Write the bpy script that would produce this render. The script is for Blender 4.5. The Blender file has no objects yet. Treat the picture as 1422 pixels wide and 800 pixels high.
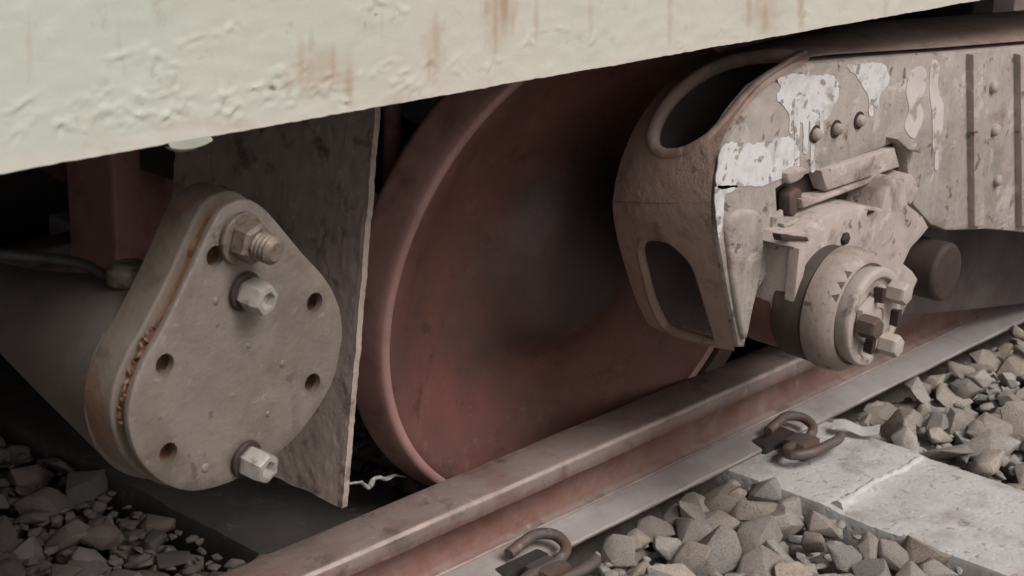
import bpy, bmesh, math, random
import numpy as np
from mathutils import Vector, Matrix, noise as mnoise
from mathutils.geometry import tessellate_polygon
random.seed(7)
S = bpy.context.scene
COL = S.collection

# ------------------------------------------------------------------ camera
F_PX = 2300.0
CX, CY = 711.0, 400.0
D = np.array([0.67373169, 0.21206082, -0.70789534])     # track direction in camera axes
YY = np.array([-0.73822147, 0.23641974, -0.63177113])   # across the track
U = np.array([0.03338653, 0.94822778, 0.31583132])      # up
H = 1.271                                               # camera height over the rail top
cam_d = bpy.data.cameras.new("camera")
cam = bpy.data.objects.new("camera", cam_d)
COL.objects.link(cam)
cam.matrix_world = Matrix(((D[0], D[1], D[2], 0), (YY[0], YY[1], YY[2], 0), (U[0], U[1], U[2], H), (0, 0, 0, 1)))
cam_d.sensor_width = 36
cam_d.lens = 36 * F_PX / 1422
cam_d.clip_start = 0.05
cam_d.clip_end = 2000
cam_d.dof.use_dof = True
cam_d.dof.focus_distance = 2.75
cam_d.dof.aperture_fstop = 9.0
S.camera = cam

# ------------------------------------------------------------------ light: bright overcast, soft sun from behind right of the camera
SUN_EL, SUN_AZ = math.radians(50), math.radians(-94)    # azimuth measured from +X towards +Y
w = bpy.data.worlds.new("World")
S.world = w
w.use_nodes = True
nt = w.node_tree
for n in list(nt.nodes):
    nt.nodes.remove(n)
sky = nt.nodes.new("ShaderNodeTexSky")
sky.sky_type = 'NISHITA'
sky.sun_disc = False
sky.sun_elevation = SUN_EL
sky.sun_rotation = math.radians(90) - SUN_AZ
sky.air_density = 1.0
sky.dust_density = 4.0
hs = nt.nodes.new("ShaderNodeHueSaturation")
hs.inputs['Saturation'].default_value = 0.12
tint = nt.nodes.new("ShaderNodeMix")
tint.data_type = 'RGBA'
tint.blend_type = 'MULTIPLY'
tint.inputs[0].default_value = 1.0
tint.inputs[7].default_value = (1.0, 0.95, 0.937, 1)
bg = nt.nodes.new("ShaderNodeBackground")
bg.inputs['Strength'].default_value = 0.088
wo = nt.nodes.new("ShaderNodeOutputWorld")
nt.links.new(sky.outputs[0], hs.inputs['Color'])
nt.links.new(hs.outputs[0], tint.inputs[6])
nt.links.new(tint.outputs[2], bg.inputs['Color'])
nt.links.new(bg.outputs[0], wo.inputs['Surface'])
sun_d = bpy.data.lights.new("sun", 'SUN')
sun_d.energy = 1.5
sun_d.angle = math.radians(26)
sun_d.color = (1.0, 0.965, 0.92)
sun = bpy.data.objects.new("sun", sun_d)
COL.objects.link(sun)
sd = Vector((math.cos(SUN_EL) * math.cos(SUN_AZ), math.cos(SUN_EL) * math.sin(SUN_AZ), math.sin(SUN_EL)))
sun.rotation_euler = sd.to_track_quat('Z', 'Y').to_euler()
S.view_settings.view_transform = 'Standard'
S.view_settings.look = 'None'
S.view_settings.exposure = 0.45
S.view_settings.gamma = 1.0
S.cycles.max_bounces = 8
S.cycles.diffuse_bounces = 5

# ------------------------------------------------------------------ measuring helpers: a direction seen from the camera meets a real plane
def ray(px, py):
    r = np.array([px - CX, -(py - CY), -F_PX])
    return np.array([r @ D, r @ YY, r @ U])
def aty(px, py, Y):
    r = ray(px, py)
    p = r * (Y / r[1])
    return Vector((p[0], p[1], p[2] + H))
def atx(px, py, X):
    r = ray(px, py)
    p = r * (X / r[0])
    return Vector((p[0], p[1], p[2] + H))
def atz(px, py, Z):
    r = ray(px, py)
    p = r * ((Z - H) / r[2])
    return Vector((p[0], p[1], p[2] + H))
def proj(p):
    q = np.array([p[0], p[1], p[2] - H])
    c = q[0] * D + q[1] * YY + q[2] * U
    return CX + F_PX * c[0] / -c[2], CY - F_PX * c[1] / -c[2]

# ------------------------------------------------------------------ scene tree helpers
def tag(o, label, cat, group=None):
    o['label'] = label
    o['category'] = cat
    if group:
        o['group'] = group
    return o
def thing(name, label, cat, loc, group=None):
    o = bpy.data.objects.new(name, None)
    o.empty_display_size = 0.05
    o.location = loc
    COL.objects.link(o)
    return tag(o, label, cat, group)
def wloc(o):
    v = Vector(o.location)
    while o.parent:
        o = o.parent
        v += Vector(o.location)
    return v
def obj(name, bm, m, parent=None, loc=None, smooth=None, label=None):
    """link a bmesh given in world coordinates as one object; loc: its own origin"""
    base = Vector(loc) if loc is not None else (wloc(parent) if parent else Vector((0, 0, 0)))
    me = bpy.data.meshes.new(name)
    if isinstance(bm, bpy.types.Mesh):
        me = bm
    else:
        bmesh.ops.translate(bm, verts=bm.verts, vec=-base)
        bmesh.ops.recalc_face_normals(bm, faces=bm.faces)
        bm.to_mesh(me)
        bm.free()
    o = bpy.data.objects.new(name, me)
    COL.objects.link(o)
    if parent:
        o.parent = parent
        o.location = base - wloc(parent)
    else:
        o.location = base
    if m and not me.materials:
        me.materials.append(m)
    if smooth is not None:
        shade(me, smooth)
    if label:
        o['label'] = label
    return o
def shade(me, deg):
    n = len(me.polygons)
    me.polygons.foreach_set('use_smooth', [True] * n)
    if deg < 180:
        me.set_sharp_from_angle(angle=math.radians(deg))

# ------------------------------------------------------------------ shape helpers (all in world coordinates)
def resample(pts, n, closed=True):
    """Catmull-Rom through 2-D points, n evenly spaced samples"""
    P = [Vector(p) for p in pts]
    k = len(P)
    out = []
    segs = k if closed else k - 1
    for i in range(segs):
        if closed:
            a, b, c, d_ = P[(i - 1) % k], P[i], P[(i + 1) % k], P[(i + 2) % k]
        else:
            a, b, c, d_ = P[max(i - 1, 0)], P[i], P[i + 1], P[min(i + 2, k - 1)]
        for j in range(16):
            t = j / 16
            out.append(0.5 * ((2 * b) + (c - a) * t + (2 * a - 5 * b + 4 * c - d_) * t * t + (3 * b - a - 3 * c + d_) * t ** 3))
    if not closed:
        out.append(P[-1])
    L = [0]
    m = len(out)
    for i in range(1, m + (1 if closed else 0)):
        L.append(L[-1] + (out[i % m] - out[i - 1]).length)
    res = []
    j = 0
    for i in range(n):
        t = L[-1] * i / (n if closed else n - 1)
        while j < len(L) - 2 and L[j + 1] < t:
            j += 1
        f = (t - L[j]) / max(L[j + 1] - L[j], 1e-9)
        res.append(out[j % m].lerp(out[(j + 1) % m], min(max(f, 0), 1)))
    return res
def area2(p):
    return sum(p[i][0] * p[(i + 1) % len(p)][1] - p[(i + 1) % len(p)][0] * p[i][1] for i in range(len(p))) / 2
def inset(p, dist):
    """2-D polygon moved inwards"""
    s = 1 if area2(p) > 0 else -1
    n = len(p)
    out = []
    for i in range(n):
        e1 = (p[i] - p[i - 1]).normalized()
        e2 = (p[(i + 1) % n] - p[i]).normalized()
        n1 = Vector((-e1.y, e1.x)) * s
        n2 = Vector((-e2.y, e2.x)) * s
        m = (n1 + n2)
        m = m.normalized() if m.length > 1e-6 else n1
        c = max(m.dot(n1), 0.5)
        out.append(p[i] + m * (dist / c))
    return out
def plate(outline, y0, y1, bev=0.0, holes=(), steps=2, to3=None):
    """solid plate: 2-D outline (x, z) from the near face y0 to the far face y1, near edge rounded, with real holes"""
    if to3 is None:
        to3 = lambda q, y: Vector((q[0], y, q[1]))
    sg = 1 if y1 > y0 else -1
    bm = bmesh.new()
    out = [Vector(q) for q in outline]
    rings = []
    for k in range(steps + 1 if bev else 1):
        a = (math.pi / 2) * k / steps if bev else 0
        rings.append((inset(out, bev * (1 - math.sin(a))) if bev else out, y0 + sg * bev * (1 - math.cos(a)) if bev else y0))
    rings.append((out, y1))
    V = [[bm.verts.new(to3(q, y)) for q in r] for r, y in rings]
    n = len(out)
    for a, b in zip(V, V[1:]):
        for i in range(n):
            bm.faces.new((a[i], a[(i + 1) % n], b[(i + 1) % n], b[i]))
    HV = []
    for h in holes:
        f = [bm.verts.new(to3(Vector(q), y0)) for q in h]
        g = [bm.verts.new(to3(Vector(q), y1)) for q in h]
        m = len(h)
        for i in range(m):
            bm.faces.new((f[i], f[(i + 1) % m], g[(i + 1) % m], g[i]))
        HV.append((f, g))
    for side, loop in ((0, V[0]), (1, V[-1])):
        loops = [loop] + [hv[side] for hv in HV]
        if not HV:
            for tri_ in tessellate_polygon([[Vector((q[0], q[1], 0)) for q in (rings[0][0] if side == 0 else out)]]):
                try:
                    bm.faces.new([loop[k] for k in tri_])
                except ValueError:
                    pass
        else:
            ed = []
            for l in loops:
                for i in range(len(l)):
                    ed.append(bm.edges.get((l[i], l[(i + 1) % len(l)])))
            bmesh.ops.triangle_fill(bm, edges=ed, use_beauty=True)
    return bm
def circle2(c, r, n=24, sx=1.0):
    return [Vector((c[0] + r * sx * math.cos(2 * math.pi * i / n), c[1] + r * math.sin(2 * math.pi * i / n))) for i in range(n)]
def lathe(prof, mat4, n=64, closed_ends=True):
    """profile [(r, a)] turned about the local axis a (local +Z of mat4)"""
    bm = bmesh.new()
    R = []
    for r, a in prof:
        if r < 1e-6:
            R.append([bm.verts.new(mat4 @ Vector((0, 0, a)))])
        else:
            R.append([bm.verts.new(mat4 @ Vector((r * math.cos(2 * math.pi * i / n), r * math.sin(2 * math.pi * i / n), a))) for i in range(n)])
    for A, B in zip(R, R[1:]):
        for i in range(n):
            j = (i + 1) % n
            if len(A) == 1 and len(B) == 1:
                continue
            if len(A) == 1:
                bm.faces.new((A[0], B[i], B[j]))
            elif len(B) == 1:
                bm.faces.new((A[i], A[j], B[0]))
            else:
                bm.faces.new((A[i], A[j], B[j], B[i]))
    if closed_ends:
        for A in (R[0], R[-1]):
            if len(A) > 2:
                bm.faces.new(A)
    return bm
def rounded(prof, r=0.004, k=3):
    """round the corners of a lathe profile"""
    P = [Vector(p) for p in prof]
    out = [P[0]]
    for i in range(1, len(P) - 1):
        a, b, c = P[i - 1], P[i], P[i + 1]
        ra = min(r, (a - b).length * .45, (c - b).length * .45)
        p0 = b + (a - b).normalized() * ra
        p1 = b + (c - b).normalized() * ra
        for j in range(k + 1):
            t = j / k
            out.append((1 - t) ** 2 * p0 + 2 * t * (1 - t) * b + t * t * p1)
    out.append(P[-1])
    return [tuple(p) for p in out]
OUT = Matrix(((1, 0, 0), (0, 0, -1), (0, 1, 0))).to_4x4()    # local Z -> towards the viewer's side (-Y), local Y -> up
def axis_out(x, y, z, spin=0.0, tilt=(0, 0)):
    return Matrix.Translation((x, y, z)) @ Matrix.Rotation(tilt[0], 4, 'Z') @ Matrix.Rotation(tilt[1], 4, 'X') @ OUT @ Matrix.Rotation(spin, 4, 'Z')
def tube(pts, r, n=10, cap=True, radii=None):
    bm = bmesh.new()
    P = [Vector(p) for p in pts]
    rings = []
    up = Vector((0.13, 0.2, 1)).normalized()
    for i, p in enumerate(P):
        t = (P[min(i + 1, len(P) - 1)] - P[max(i - 1, 0)]).normalized()
        a = t.cross(up)
        if a.length < 1e-3:
            a = t.cross(Vector((1, 0, 0)))
        a.normalize()
        b = t.cross(a)
        up = b if i == 0 else (b if b.dot(up) > 0 else -b)
        a = t.cross(up).normalized()
        rr = radii[i] if radii else r
        rings.append([bm.verts.new(p + (a * math.cos(2 * math.pi * k / n) + up * math.sin(2 * math.pi * k / n)) * rr) for k in range(n)])
    for A, B in zip(rings, rings[1:]):
        for k in range(n):
            bm.faces.new((A[k], A[(k + 1) % n], B[(k + 1) % n], B[k]))
    if cap:
        bm.faces.new(rings[0])
        bm.faces.new(rings[-1][::-1])
    return bm
def spline3(pts, n):
    P = [Vector(p) for p in pts]
    k = len(P)
    out = []
    for s in range(n):
        t = s / (n - 1) * (k - 1)
        i = min(int(t), k - 2)
        f = t - i
        a, b, c, d_ = P[max(i - 1, 0)], P[i], P[i + 1], P[min(i + 2, k - 1)]
        out.append(0.5 * ((2 * b) + (c - a) * f + (2 * a - 5 * b + 4 * c - d_) * f * f + (3 * b - a - 3 * c + d_) * f ** 3))
    return out
def box(x0, x1, y0, y1, z0, z1, bev=0.0, seg=2):
    bm = bmesh.new()
    bmesh.ops.create_cube(bm, size=1)
    bmesh.ops.scale(bm, vec=(x1 - x0, y1 - y0, z1 - z0), verts=bm.verts)
    bmesh.ops.translate(bm, vec=((x0 + x1) / 2, (y0 + y1) / 2, (z0 + z1) / 2), verts=bm.verts)
    if bev:
        bmesh.ops.bevel(bm, geom=bm.edges[:], offset=bev, segments=seg, affect='EDGES', profile=0.6)
    return bm
def roughen(bm, amp, scale, cuts=0, seed=0.0):
    """knock the edges of a solid about so that it reads as worn"""
    if cuts:
        bmesh.ops.subdivide_edges(bm, edges=bm.edges[:], cuts=cuts, use_grid_fill=True)
    for v in bm.verts:
        q = v.co * scale + Vector((seed, seed * 1.7, -seed))
        v.co += Vector((mnoise.noise(q), mnoise.noise(q + Vector((31, 0, 0))), mnoise.noise(q + Vector((0, 47, 0))))) * amp
    return bm
def join(bms):
    o = bmesh.new()
    for b in bms:
        me = bpy.data.meshes.new("t")
        b.to_mesh(me)
        b.free()
        o.from_mesh(me)
        bpy.data.meshes.remove(me)
    return o

# ------------------------------------------------------------------ materials
def srgb(c):
    f = lambda v: v / 12.92 if v <= 0.04045 else ((v + 0.055) / 1.055) ** 2.4
    return tuple(f(x / 255) for x in c) + (1,)
def M(name, cols, scale=6, rough=(0.6, 0.9), bump=0.3, bscale=60, metallic=0.0, spots=(), streak=None, dust=None, attrs=(), pits=None, rnd=0.0, spec=0.35, seed=0.0):
    m = bpy.data.materials.new(name)
    m.use_nodes = True
    t = m.node_tree
    N, L = t.nodes, t.links
    for n in list(N):
        N.remove(n)
    out = N.new("ShaderNodeOutputMaterial")
    b = N.new("ShaderNodeBsdfPrincipled")
    L.new(b.outputs[0], out.inputs[0])
    b.inputs['Metallic'].default_value = metallic
    b.inputs['Specular IOR Level'].default_value = spec
    tc = N.new("ShaderNodeTexCoord")
    def mapped(sc=(1, 1, 1), off=0.0):
        mp = N.new("ShaderNodeMapping")
        mp.inputs['Scale'].default_value = sc
        mp.inputs['Location'].default_value = (off, off * 1.3, off * 0.7)
        L.new(tc.outputs['Object'], mp.inputs[0])
        return mp.outputs[0]
    def noise(vec, s, det=8, ro=0.6, dist=0.0):
        n = N.new("ShaderNodeTexNoise")
        n.inputs['Scale'].default_value = s
        n.inputs['Detail'].default_value = det
        n.inputs['Roughness'].default_value = ro
        n.inputs['Distortion'].default_value = dist
        L.new(vec, n.inputs['Vector'])
        return n.outputs['Fac']
    def mrange(v, a, c, d0=0.0, d1=1.0):
        r = N.new("ShaderNodeMapRange")
        r.inputs[1].default_value, r.inputs[2].default_value = a, c
        r.inputs[3].default_value, r.inputs[4].default_value = d0, d1
        L.new(v, r.inputs[0])
        return r.outputs[0]
    def math_(op, a, c):
        q = N.new("ShaderNodeMath")
        q.operation = op
        for i, v in enumerate((a, c)):
            if isinstance(v, (int, float)):
                q.inputs[i].default_value = v
            else:
                L.new(v, q.inputs[i])
        return q.outputs[0]
    def mix(fac, a, c):
        q = N.new("ShaderNodeMix")
        q.data_type = 'RGBA'
        L.new(fac, q.inputs[0])
        for i, v in ((6, a), (7, c)):
            if isinstance(v, tuple):
                q.inputs[i].default_value = v
            else:
                L.new(v, q.inputs[i])
        return q.outputs[2]
    base = mapped(off=seed)
    if rnd:
        oi = N.new("ShaderNodeObjectInfo")
        va = N.new("ShaderNodeVectorMath")
        va.operation = 'ADD'
        L.new(base, va.inputs[0])
        sc_ = N.new("ShaderNodeVectorMath")
        sc_.operation = 'SCALE'
        L.new(oi.outputs['Location'], sc_.inputs[0])
        sc_.inputs['Scale'].default_value = 7.3
        L.new(sc_.outputs[0], va.inputs[1])
        base = va.outputs[0]
    cr = N.new("ShaderNodeValToRGB")
    els = cr.color_ramp.elements
    k = len(cols)
    while len(els) < k:
        els.new(0.5)
    for i, c in enumerate(cols):
        els[i].position = 0.3 + 0.4 * i / max(k - 1, 1)
        els[i].color = c if len(c) == 4 else tuple(c) + (1,)
    n1 = noise(base, scale, 9, 0.65)
    L.new(n1, cr.inputs[0])
    col = cr.outputs[0]
    rough_in = mrange(n1, 0.3, 0.7, rough[1], rough[0])
    hsum = None
    for i, (c, s, lo, hi, amt) in enumerate(spots):
        f = mrange(noise(mapped(off=seed + 3.1 * (i + 1)) if not rnd else base, s, 8, 0.62, 0.3), lo, hi, 0, amt)
        col = mix(f, col, tuple(c) + (1,) if len(c) == 3 else c)
        hsum = f if hsum is None else math_('ADD', hsum, f)
    if streak:
        c, sc, lo, hi, amt = streak
        f = mrange(noise(mapped(sc, seed + 9), 1.0, 6, 0.6), lo, hi, 0, amt)
        col = mix(f, col, tuple(c) + (1,) if len(c) == 3 else c)
    for (an, c, ns, lo, hi) in attrs:
        at = N.new("ShaderNodeAttribute")
        at.attribute_name = an
        f = math_('ADD', at.outputs['Fac'], math_('MULTIPLY', math_('SUBTRACT', noise(mapped(off=seed + 5), ns, 9, 0.7), 0.5), 1.1))
        f = mrange(f, lo, hi)
        col = mix(f, col, tuple(c) + (1,) if len(c) == 3 else c)
    if dust:
        c, amt, lo, hi = dust
        g = N.new("ShaderNodeNewGeometry")
        sx = N.new("ShaderNodeSeparateXYZ")
        L.new(g.outputs['Normal'], sx.inputs[0])
        f = math_('MULTIPLY', mrange(sx.outputs['Z'], lo, hi, 0, amt), mrange(noise(base, scale * 2.7 + 3, 8, 0.7), 0.3, 0.6, 0.35, 1))
        col = mix(f, col, tuple(c) + (1,) if len(c) == 3 else c)
    if rnd:
        hv = N.new("ShaderNodeHueSaturation")
        L.new(col, hv.inputs['Color'])
        L.new(mrange(oi.outputs['Random'], 0, 1, 1 - rnd, 1 + rnd), hv.inputs['Value'])
        sm = math_('FRACT', math_('MULTIPLY', oi.outputs['Random'], 17.3), 0)
        L.new(mrange(sm, 0, 1, 0.6, 1.35), hv.inputs['Saturation'])
        col = hv.outputs[0]
    L.new(col, b.inputs['Base Color'])
    L.new(rough_in, b.inputs['Roughness'])
    hgt = math_('ADD', noise(base, bscale, 10, 0.7), math_('MULTIPLY', noise(base, bscale * 0.22, 6, 0.6), 1.6))
    if hsum is not None:
        hgt = math_('SUBTRACT', hgt, math_('MULTIPLY', hsum, 0.5))
    if pits:
        vo = N.new("ShaderNodeTexVoronoi")
        vo.inputs['Scale'].default_value = pits
        L.new(base, vo.inputs['Vector'])
        hgt = math_('ADD', hgt, mrange(vo.outputs['Distance'], 0.0, 0.35, -0.7, 0))
    bp = N.new("ShaderNodeBump")
    bp.inputs['Strength'].default_value = bump
    bp.inputs['Distance'].default_value = 0.004
    L.new(hgt, bp.inputs['Height'])
    L.new(bp.outputs[0], b.inputs['Normal'])
    return m

RUST = (0.155, 0.062, 0.036)
RUSTD = (0.075, 0.038, 0.028)
DUST = (0.30, 0.255, 0.225)
mat_girder = M("pale_green_paint", [(0.43, 0.46, 0.385), (0.485, 0.51, 0.435), (0.465, 0.48, 0.405)], 2.2, (0.55, 0.8), 0.28, 45,
               spots=[((0.33, 0.31, 0.24), 26, 0.60, 0.70, 0.5), ((0.53, 0.47, 0.40), 1.3, 0.48, 0.70, 0.65), ((0.40, 0.37, 0.30), 9, 0.54, 0.70, 0.45), ((0.2, 0.17, 0.12), 60, 0.70, 0.74, 0.55)],
               attrs=[("faded", (0.56, 0.52, 0.455), 5, 0.1, 1.2), ("chip", (0.56, 0.51, 0.455), 24, 0.35, 1.1), ("stain", (0.38, 0.27, 0.195), 16, 0.22, 1.0), ("dirt", (0.16, 0.12, 0.085), 60, 0.75, 1.0)])
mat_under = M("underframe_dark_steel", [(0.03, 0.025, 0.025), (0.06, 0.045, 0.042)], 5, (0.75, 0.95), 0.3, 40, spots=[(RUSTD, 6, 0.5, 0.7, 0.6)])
mat_red_under = M("faded_red_oxide", [(0.26, 0.14, 0.128), (0.34, 0.19, 0.175)], 5, (0.75, 0.95), 0.3, 40, spots=[((0.04, 0.028, 0.026), 8, 0.5, 0.7, 0.7)])
mat_hanger = M("rough_dark_plate", [(0.28, 0.22, 0.20), (0.39, 0.315, 0.285), (0.31, 0.24, 0.215)], 9, (0.6, 0.9), 0.4, 55,
               spots=[((0.46, 0.40, 0.36), 40, 0.58, 0.68, 0.7), ((0.11, 0.085, 0.08), 18, 0.54, 0.66, 0.8)], attrs=[("edge", (0.30, 0.235, 0.19), 40, 0.35, 1.1)])
mat_cover = M("worn_grey_cover", [(0.17, 0.142, 0.126), (0.225, 0.19, 0.168), (0.19, 0.16, 0.143)], 7, (0.40, 0.66), 0.5, 60, metallic=0.25,
              spots=[((0.14, 0.112, 0.09), 8, 0.50, 0.66, 0.7), ((0.24, 0.20, 0.15), 5, 0.52, 0.70, 0.6), ((0.32, 0.285, 0.26), 42, 0.62, 0.70, 0.5), ((0.09, 0.065, 0.05), 30, 0.62, 0.69, 0.6)], streak=((0.15, 0.118, 0.098), (30, 30, 4), 0.54, 0.72, 0.5),
              attrs=[("oil", (0.075, 0.056, 0.043), 22, 0.22, 0.95), ("edge", (0.34, 0.30, 0.27), 30, 0.5, 1.2)], spec=0.5)
mat_flange = M("grimy_flange", [(0.12, 0.098, 0.08), (0.17, 0.14, 0.115), (0.14, 0.112, 0.088)], 9, (0.5, 0.8), 0.4, 45, spots=[((0.2, 0.095, 0.055), 9, 0.54, 0.64, 0.75), ((0.08, 0.065, 0.055), 14, 0.56, 0.7, 0.6)])
mat_rustedge = M("orange_rust", [(0.22, 0.095, 0.05), (0.30, 0.15, 0.085), (0.14, 0.06, 0.04)], 18, (0.75, 0.95), 0.7, 50, spots=[((0.05, 0.035, 0.03), 16, 0.52, 0.66, 0.8)])
mat_cyl = M("grey_cylinder_paint", [(0.145, 0.124, 0.112), (0.20, 0.172, 0.155)], 6, (0.5, 0.8), 0.25, 40, spots=[((0.12, 0.10, 0.09), 9, 0.5, 0.7, 0.6)])
mat_bolt = M("bright_zinc", [(0.34, 0.31, 0.285), (0.52, 0.49, 0.46)], 30, (0.25, 0.45), 0.3, 120, metallic=0.4, spots=[((0.18, 0.13, 0.10), 60, 0.55, 0.65, 0.7)], spec=0.5)
mat_nut = M("dirty_nut_steel", [(0.15, 0.115, 0.09), (0.25, 0.205, 0.17)], 30, (0.4, 0.7), 0.4, 120, metallic=0.4, spots=[((0.07, 0.05, 0.04), 50, 0.52, 0.62, 0.8)])
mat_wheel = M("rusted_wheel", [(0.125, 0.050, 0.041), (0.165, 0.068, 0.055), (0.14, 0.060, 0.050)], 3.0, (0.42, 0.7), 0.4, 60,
              spots=[((0.085, 0.055, 0.05), 2.6, 0.47, 0.68, 0.8), ((0.21, 0.105, 0.08), 12, 0.55, 0.70, 0.5), ((0.19, 0.135, 0.115), 32, 0.60, 0.68, 0.45), ((0.06, 0.035, 0.03), 22, 0.58, 0.68, 0.6)], attrs=[("hub_dark", (0.055, 0.04, 0.038), 5, 0.25, 1.1)])
mat_hub = M("greasy_hub", [(0.042, 0.030, 0.029), (0.062, 0.045, 0.042)], 7, (0.45, 0.75), 0.25, 40, spots=[((0.13, 0.105, 0.095), 6, 0.55, 0.7, 0.5)])
mat_tyre = M("rusted_wheel_rim", [(0.34, 0.185, 0.165), (0.42, 0.245, 0.22), (0.36, 0.20, 0.18)], 6, (0.45, 0.7), 0.2, 45, metallic=0.15,
             spots=[((0.15, 0.07, 0.055), 9, 0.52, 0.7, 0.6), ((0.34, 0.25, 0.22), 40, 0.66, 0.73, 0.4)], spec=0.5)
mat_wall = M("brown_casting", [(0.26, 0.185, 0.152), (0.33, 0.24, 0.20), (0.275, 0.19, 0.158)], 6, (0.5, 0.8), 0.65, 55, spots=[((0.28, 0.16, 0.115), 5, 0.50, 0.68, 0.7), ((0.14, 0.10, 0.085), 12, 0.53, 0.66, 0.75), ((0.36, 0.29, 0.25), 30, 0.60, 0.68, 0.5)], dust=((0.3, 0.25, 0.23), 0.2, 0.2, 0.9))
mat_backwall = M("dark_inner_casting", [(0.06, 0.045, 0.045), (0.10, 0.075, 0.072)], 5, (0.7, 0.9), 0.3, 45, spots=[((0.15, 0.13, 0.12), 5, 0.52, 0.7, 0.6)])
mat_frame = M("dusty_cast_frame", [(0.25, 0.215, 0.19), (0.36, 0.31, 0.28), (0.29, 0.245, 0.225)], 9, (0.6, 0.85), 0.8, 40,
              spots=[((0.22, 0.205, 0.175), 7, 0.50, 0.66, 0.6), ((0.50, 0.435, 0.405), 13, 0.56, 0.66, 0.75), ((0.20, 0.115, 0.085), 8, 0.57, 0.68, 0.7), ((0.10, 0.07, 0.06), 30, 0.60, 0.66, 0.8)], streak=((0.44, 0.39, 0.36), (28, 28, 3), 0.55, 0.72, 0.6))
mat_white = M("white_paint_splash", [(0.44, 0.43, 0.435), (0.60, 0.59, 0.595), (0.52, 0.51, 0.515)], 16, (0.6, 0.85), 0.35, 60, spots=[((0.40, 0.37, 0.35), 24, 0.52, 0.64, 0.8), ((0.27, 0.225, 0.20), 34, 0.57, 0.605, 0.95)])
mat_pinkwhite = M("chalky_paint_splash", [(0.46, 0.41, 0.385), (0.58, 0.53, 0.505)], 16, (0.6, 0.85), 0.35, 60, spots=[((0.30, 0.25, 0.22), 26, 0.54, 0.62, 0.95)])
mat_adapter = M("dusty_adapter", [(0.30, 0.25, 0.225), (0.40, 0.335, 0.305), (0.34, 0.28, 0.255)], 10, (0.6, 0.85), 0.45, 45,
                spots=[((0.17, 0.115, 0.095), 12, 0.53, 0.65, 0.8), ((0.54, 0.475, 0.445), 18, 0.57, 0.67, 0.7), ((0.09, 0.06, 0.05), 34, 0.60, 0.67, 0.8)])
mat_brown = M("brown_grime", [(0.075, 0.05, 0.04), (0.12, 0.085, 0.07)], 12, (0.6, 0.9), 0.4, 50, spots=[((0.18, 0.11, 0.085), 16, 0.55, 0.7, 0.6)])
mat_darkbrown = M("oily_shade_brown", [(0.03, 0.02, 0.018), (0.06, 0.038, 0.032)], 12, (0.45, 0.8), 0.4, 50)  # oily small parts, and the shade painted into gaps
mat_seal = M("dark_seal", [(0.05, 0.036, 0.030), (0.09, 0.066, 0.055)], 10, (0.6, 0.85), 0.4, 50, spots=[((0.05, 0.035, 0.03), 14, 0.52, 0.66, 0.8)])
mat_bearing = M("dusty_bearing", [(0.24, 0.195, 0.17), (0.31, 0.255, 0.225), (0.27, 0.22, 0.19)], 10, (0.55, 0.8), 0.3, 60, spots=[((0.16, 0.115, 0.095), 10, 0.52, 0.66, 0.75), ((0.42, 0.36, 0.325), 20, 0.58, 0.70, 0.6), ((0.08, 0.058, 0.05), 44, 0.62, 0.68, 0.8)])
mat_cap = M("pale_bearing_cap", [(0.33, 0.28, 0.25), (0.44, 0.375, 0.34)], 14, (0.5, 0.75), 0.3, 70, spots=[((0.12, 0.085, 0.07), 22, 0.57, 0.68, 0.8)])
mat_mark = M("stamped_dark", [(0.085, 0.06, 0.05), (0.11, 0.08, 0.07)], 20, (0.8, 0.95), 0.2, 60)
mat_rail = M("rail_steel", [(0.19, 0.138, 0.126), (0.26, 0.197, 0.183), (0.22, 0.16, 0.147)], 6, (0.42, 0.65), 0.5, 50, metallic=0.2,
             spots=[((0.19, 0.095, 0.07), 4, 0.50, 0.66, 0.7), ((0.10, 0.068, 0.06), 13, 0.55, 0.66, 0.75), ((0.36, 0.30, 0.28), 36, 0.60, 0.69, 0.6)],
             streak=((0.27, 0.22, 0.2), (2.5, 45, 45), 0.52, 0.68, 0.5), attrs=[("edge", (0.52, 0.42, 0.385), 16, 0.5, 1.05), ("rust", (0.155, 0.064, 0.045), 18, 0.3, 1.0), ("foot", (0.40, 0.38, 0.372), 14, 0.25, 1.35)], spec=0.5)
mat_concrete = M("sleeper_concrete", [(0.36, 0.343, 0.335), (0.45, 0.432, 0.42), (0.40, 0.382, 0.37)], 7, (0.8, 0.95), 0.6, 60,
                 spots=[((0.25, 0.22, 0.20), 7, 0.50, 0.66, 0.75), ((0.50, 0.485, 0.47), 16, 0.56, 0.68, 0.6), ((0.2, 0.175, 0.155), 38, 0.60, 0.68, 0.7)], attrs=[("pale", (0.6, 0.585, 0.57), 22, 0.5, 1.1)], pits=55)
mat_oilsleeper = M("oily_sleeper", [(0.05, 0.044, 0.042), (0.085, 0.075, 0.07)], 9, (0.5, 0.85), 0.6, 40, spots=[((0.17, 0.15, 0.14), 26, 0.60, 0.70, 0.7)])
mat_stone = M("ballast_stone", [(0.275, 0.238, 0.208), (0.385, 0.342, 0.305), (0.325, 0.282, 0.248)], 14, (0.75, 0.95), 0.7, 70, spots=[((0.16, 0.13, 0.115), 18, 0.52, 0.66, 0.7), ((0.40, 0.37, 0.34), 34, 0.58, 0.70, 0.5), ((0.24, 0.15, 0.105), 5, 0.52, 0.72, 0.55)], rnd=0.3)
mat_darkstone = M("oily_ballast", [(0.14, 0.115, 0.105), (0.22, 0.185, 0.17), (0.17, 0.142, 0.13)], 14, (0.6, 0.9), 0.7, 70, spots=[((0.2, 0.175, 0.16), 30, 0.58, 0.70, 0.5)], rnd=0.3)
mat_ground = M("ground_fines", [(0.12, 0.10, 0.088), (0.19, 0.16, 0.142)], 12, (0.85, 1), 0.8, 60)
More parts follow.
